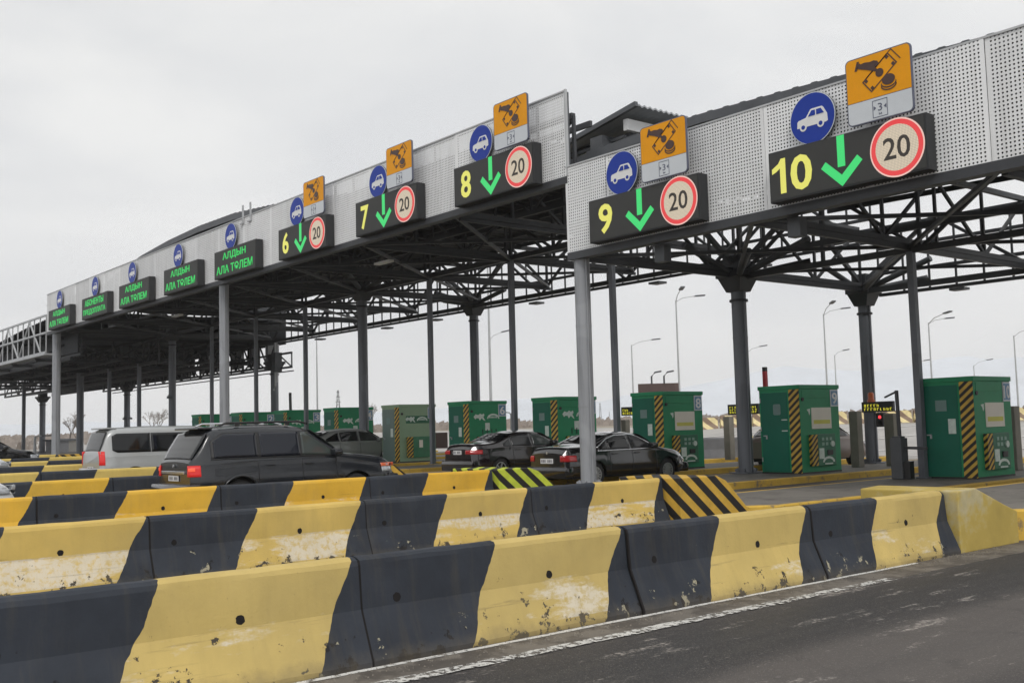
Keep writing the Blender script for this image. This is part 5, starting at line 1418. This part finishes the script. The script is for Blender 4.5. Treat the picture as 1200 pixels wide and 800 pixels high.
def hut(px0, px1, dep, pyt, label, m):
    a, b = atdepth(px0, dep), atdepth(px1, dep); z = gz(a.x, a.y); d = b - a; ht = atdepth(px0, dep, pyt).z - z; n_ = Vector((-d.y, d.x, 0)).normalized() * 4
    t = thing('far_building', label, 'building', (a.x, a.y, z))
    MB().quadbox([(0, 0, 0), (d.x, d.y, 0), (d.x + n_.x, d.y + n_.y, 0), (n_.x, n_.y, 0), (0, 0, ht), (d.x, d.y, ht), (d.x + n_.x, d.y + n_.y, ht), (n_.x, n_.y, ht)]).build('wall', m, t)
    e = d.normalized() * .2; f_ = n_.normalized() * .2
    MB().quadbox([tuple(-e - f_ + Vector((0, 0, ht + .003))), tuple(d + e - f_ + Vector((0, 0, ht + .003))), tuple(d + n_ + e + f_ + Vector((0, 0, ht + .003))), tuple(n_ - e + f_ + Vector((0, 0, ht + .003))),
                  tuple(-e - f_ + Vector((0, 0, ht + .2))), tuple(d + e - f_ + Vector((0, 0, ht + .2))), tuple(d + n_ + e + f_ + Vector((0, 0, ht + .2))), tuple(n_ - e + f_ + Vector((0, 0, ht + .2)))]).build('roof', 'steel2', t)
hut(54, 62, 110, 517, 'small grey shed left of the far left round column', 'concrete')
hut(70, 77, 115, 516, 'small pale shed just right of the far left round column', 'brick')

# hills far off
hb = MB(); n = 60; rr = random.Random(2)
outline = [(-200, 500), (300, 492), (520, 478), (600, 468), (700, 470), (790, 455), (860, 440), (905, 430), (960, 428), (1000, 436), (1060, 430), (1120, 416), (1170, 420), (1260, 412), (1400, 405)]
ring = []
for i in range(n + 1):
    px = -200 + 1600 * i / n; py = interp(outline, px) + rr.uniform(-2.5, 2.5)
    ring.append((atdepth(px, 2100, py), px))
for j in range(5):
    f = j / 4
    for p, px in ring:
        base = atdepth(px, 1700); base.z = 0
        q = base.lerp(p, f); q.z = p.z * f ** 1.3 + (rr.uniform(-10, 10) if 0 < j < 4 else 0); hb.v.append(tuple(q))
for j in range(4):
    for i in range(n): a = j * (n + 1) + i; hb.f.append((a, a + 1, a + n + 2, a + n + 1)); hb.m.append(0)
tag(hb.build('hills', 'hill', smooth=80, recalc=False), kind='structure')

# ------------------------------------------------------------------ air
HAZE = True
if HAZE:
    m = bpy.data.materials.new('haze_air'); m.use_nodes = True; t = m.node_tree; t.nodes.clear()
    v = t.nodes.new('ShaderNodeVolumePrincipled'); v.inputs['Color'].default_value = (.99, .995, 1.0, 1); v.inputs['Density'].default_value = .00028; v.inputs['Anisotropy'].default_value = .0
    o = t.nodes.new('ShaderNodeOutputMaterial'); t.links.new(v.outputs[0], o.inputs['Volume'])
    hz = MB().box(-2900, 2600, -450, 2900, -1.2, 260).build('haze', m)
    tag(hz, 'pale winter haze over the plain', 'haze', kind='stuff')

# ------------------------------------------------------------------ sky and light
w = bpy.data.worlds.new('World'); sc.world = w; w.use_nodes = True; t = w.node_tree
bg = t.nodes['Background']
sky = t.nodes.new('ShaderNodeTexSky'); sky.sky_type = 'NISHITA'; sky.sun_disc = False; sky.sun_elevation = math.radians(48); sky.sun_rotation = math.radians(110); sky.dust_density = 5; sky.air_density = 1
hs = N(t, 'ShaderNodeHueSaturation'); hs.inputs['Saturation'].default_value = .12; L(t, sky.outputs[0], hs.inputs['Color'])
tc = t.nodes.new('ShaderNodeTexCoord'); sp = N(t, 'ShaderNodeSeparateXYZ'); L(t, tc.outputs['Generated'], sp.inputs[0])
mp = N(t, 'ShaderNodeMapping'); mp.inputs['Scale'].default_value = (1, 1, 3.0); L(t, tc.outputs['Generated'], mp.inputs['Vector'])
nz = noise(t, mp.outputs[0], 2.2, 6, .55, .4)
cl = ramp(t, nz, [(.36, (7.2, 7.36, 7.65)), (.64, (8.95, 8.97, 8.97))]).outputs[0]
# brighter toward the sun's side (+X,+Y) and a cooler paler low band
el = ramp(t, sp.outputs[2], [(0, (.90, .915, .945)), (.12, (.93, .94, .955)), (.35, (1.0, 1.0, .99)), (1, (1.05, 1.05, 1.04))]).outputs[0]
side = math_(t, 'ADD', math_(t, 'MULTIPLY', sp.outputs[0], .085), 1.03)
mul = t.nodes.new('ShaderNodeMix'); mul.data_type = 'RGBA'; mul.blend_type = 'MULTIPLY'; mul.inputs[0].default_value = 1; L(t, cl, mul.inputs[6]); L(t, el, mul.inputs[7])
mul2 = N(t, 'ShaderNodeVectorMath', operation='SCALE'); L(t, mul.outputs[2], mul2.inputs[0]); L(t, side, mul2.inputs['Scale'])
mx = mix(t, .88, hs.outputs[0], mul2.outputs[0])
L(t, mx, bg.inputs['Color']); bg.inputs['Strength'].default_value = .114
sl = bpy.data.lights.new('sun', 'SUN'); sl.energy = 1.5; sl.angle = math.radians(14); sl.color = (1, .965, .92)
so = bpy.data.objects.new('sun', sl); C.objects.link(so)
dirv = Vector((.75, -.48, 1.0)).normalized()
so.rotation_euler = dirv.to_track_quat('Z', 'Y').to_euler()
sky.sun_elevation = math.asin(dirv.z); sky.sun_rotation = math.atan2(dirv.x, dirv.y)
sc.view_settings.view_transform = 'Standard'; sc.view_settings.look = 'None'; sc.view_settings.exposure = 0; sc.view_settings.gamma = 1
sc.cycles.max_bounces = 6; sc.cycles.diffuse_bounces = 3; sc.cycles.glossy_bounces = 3; sc.cycles.transparent_max_bounces = 12; sc.cycles.volume_bounces = 2
sc.cycles.use_denoising = True
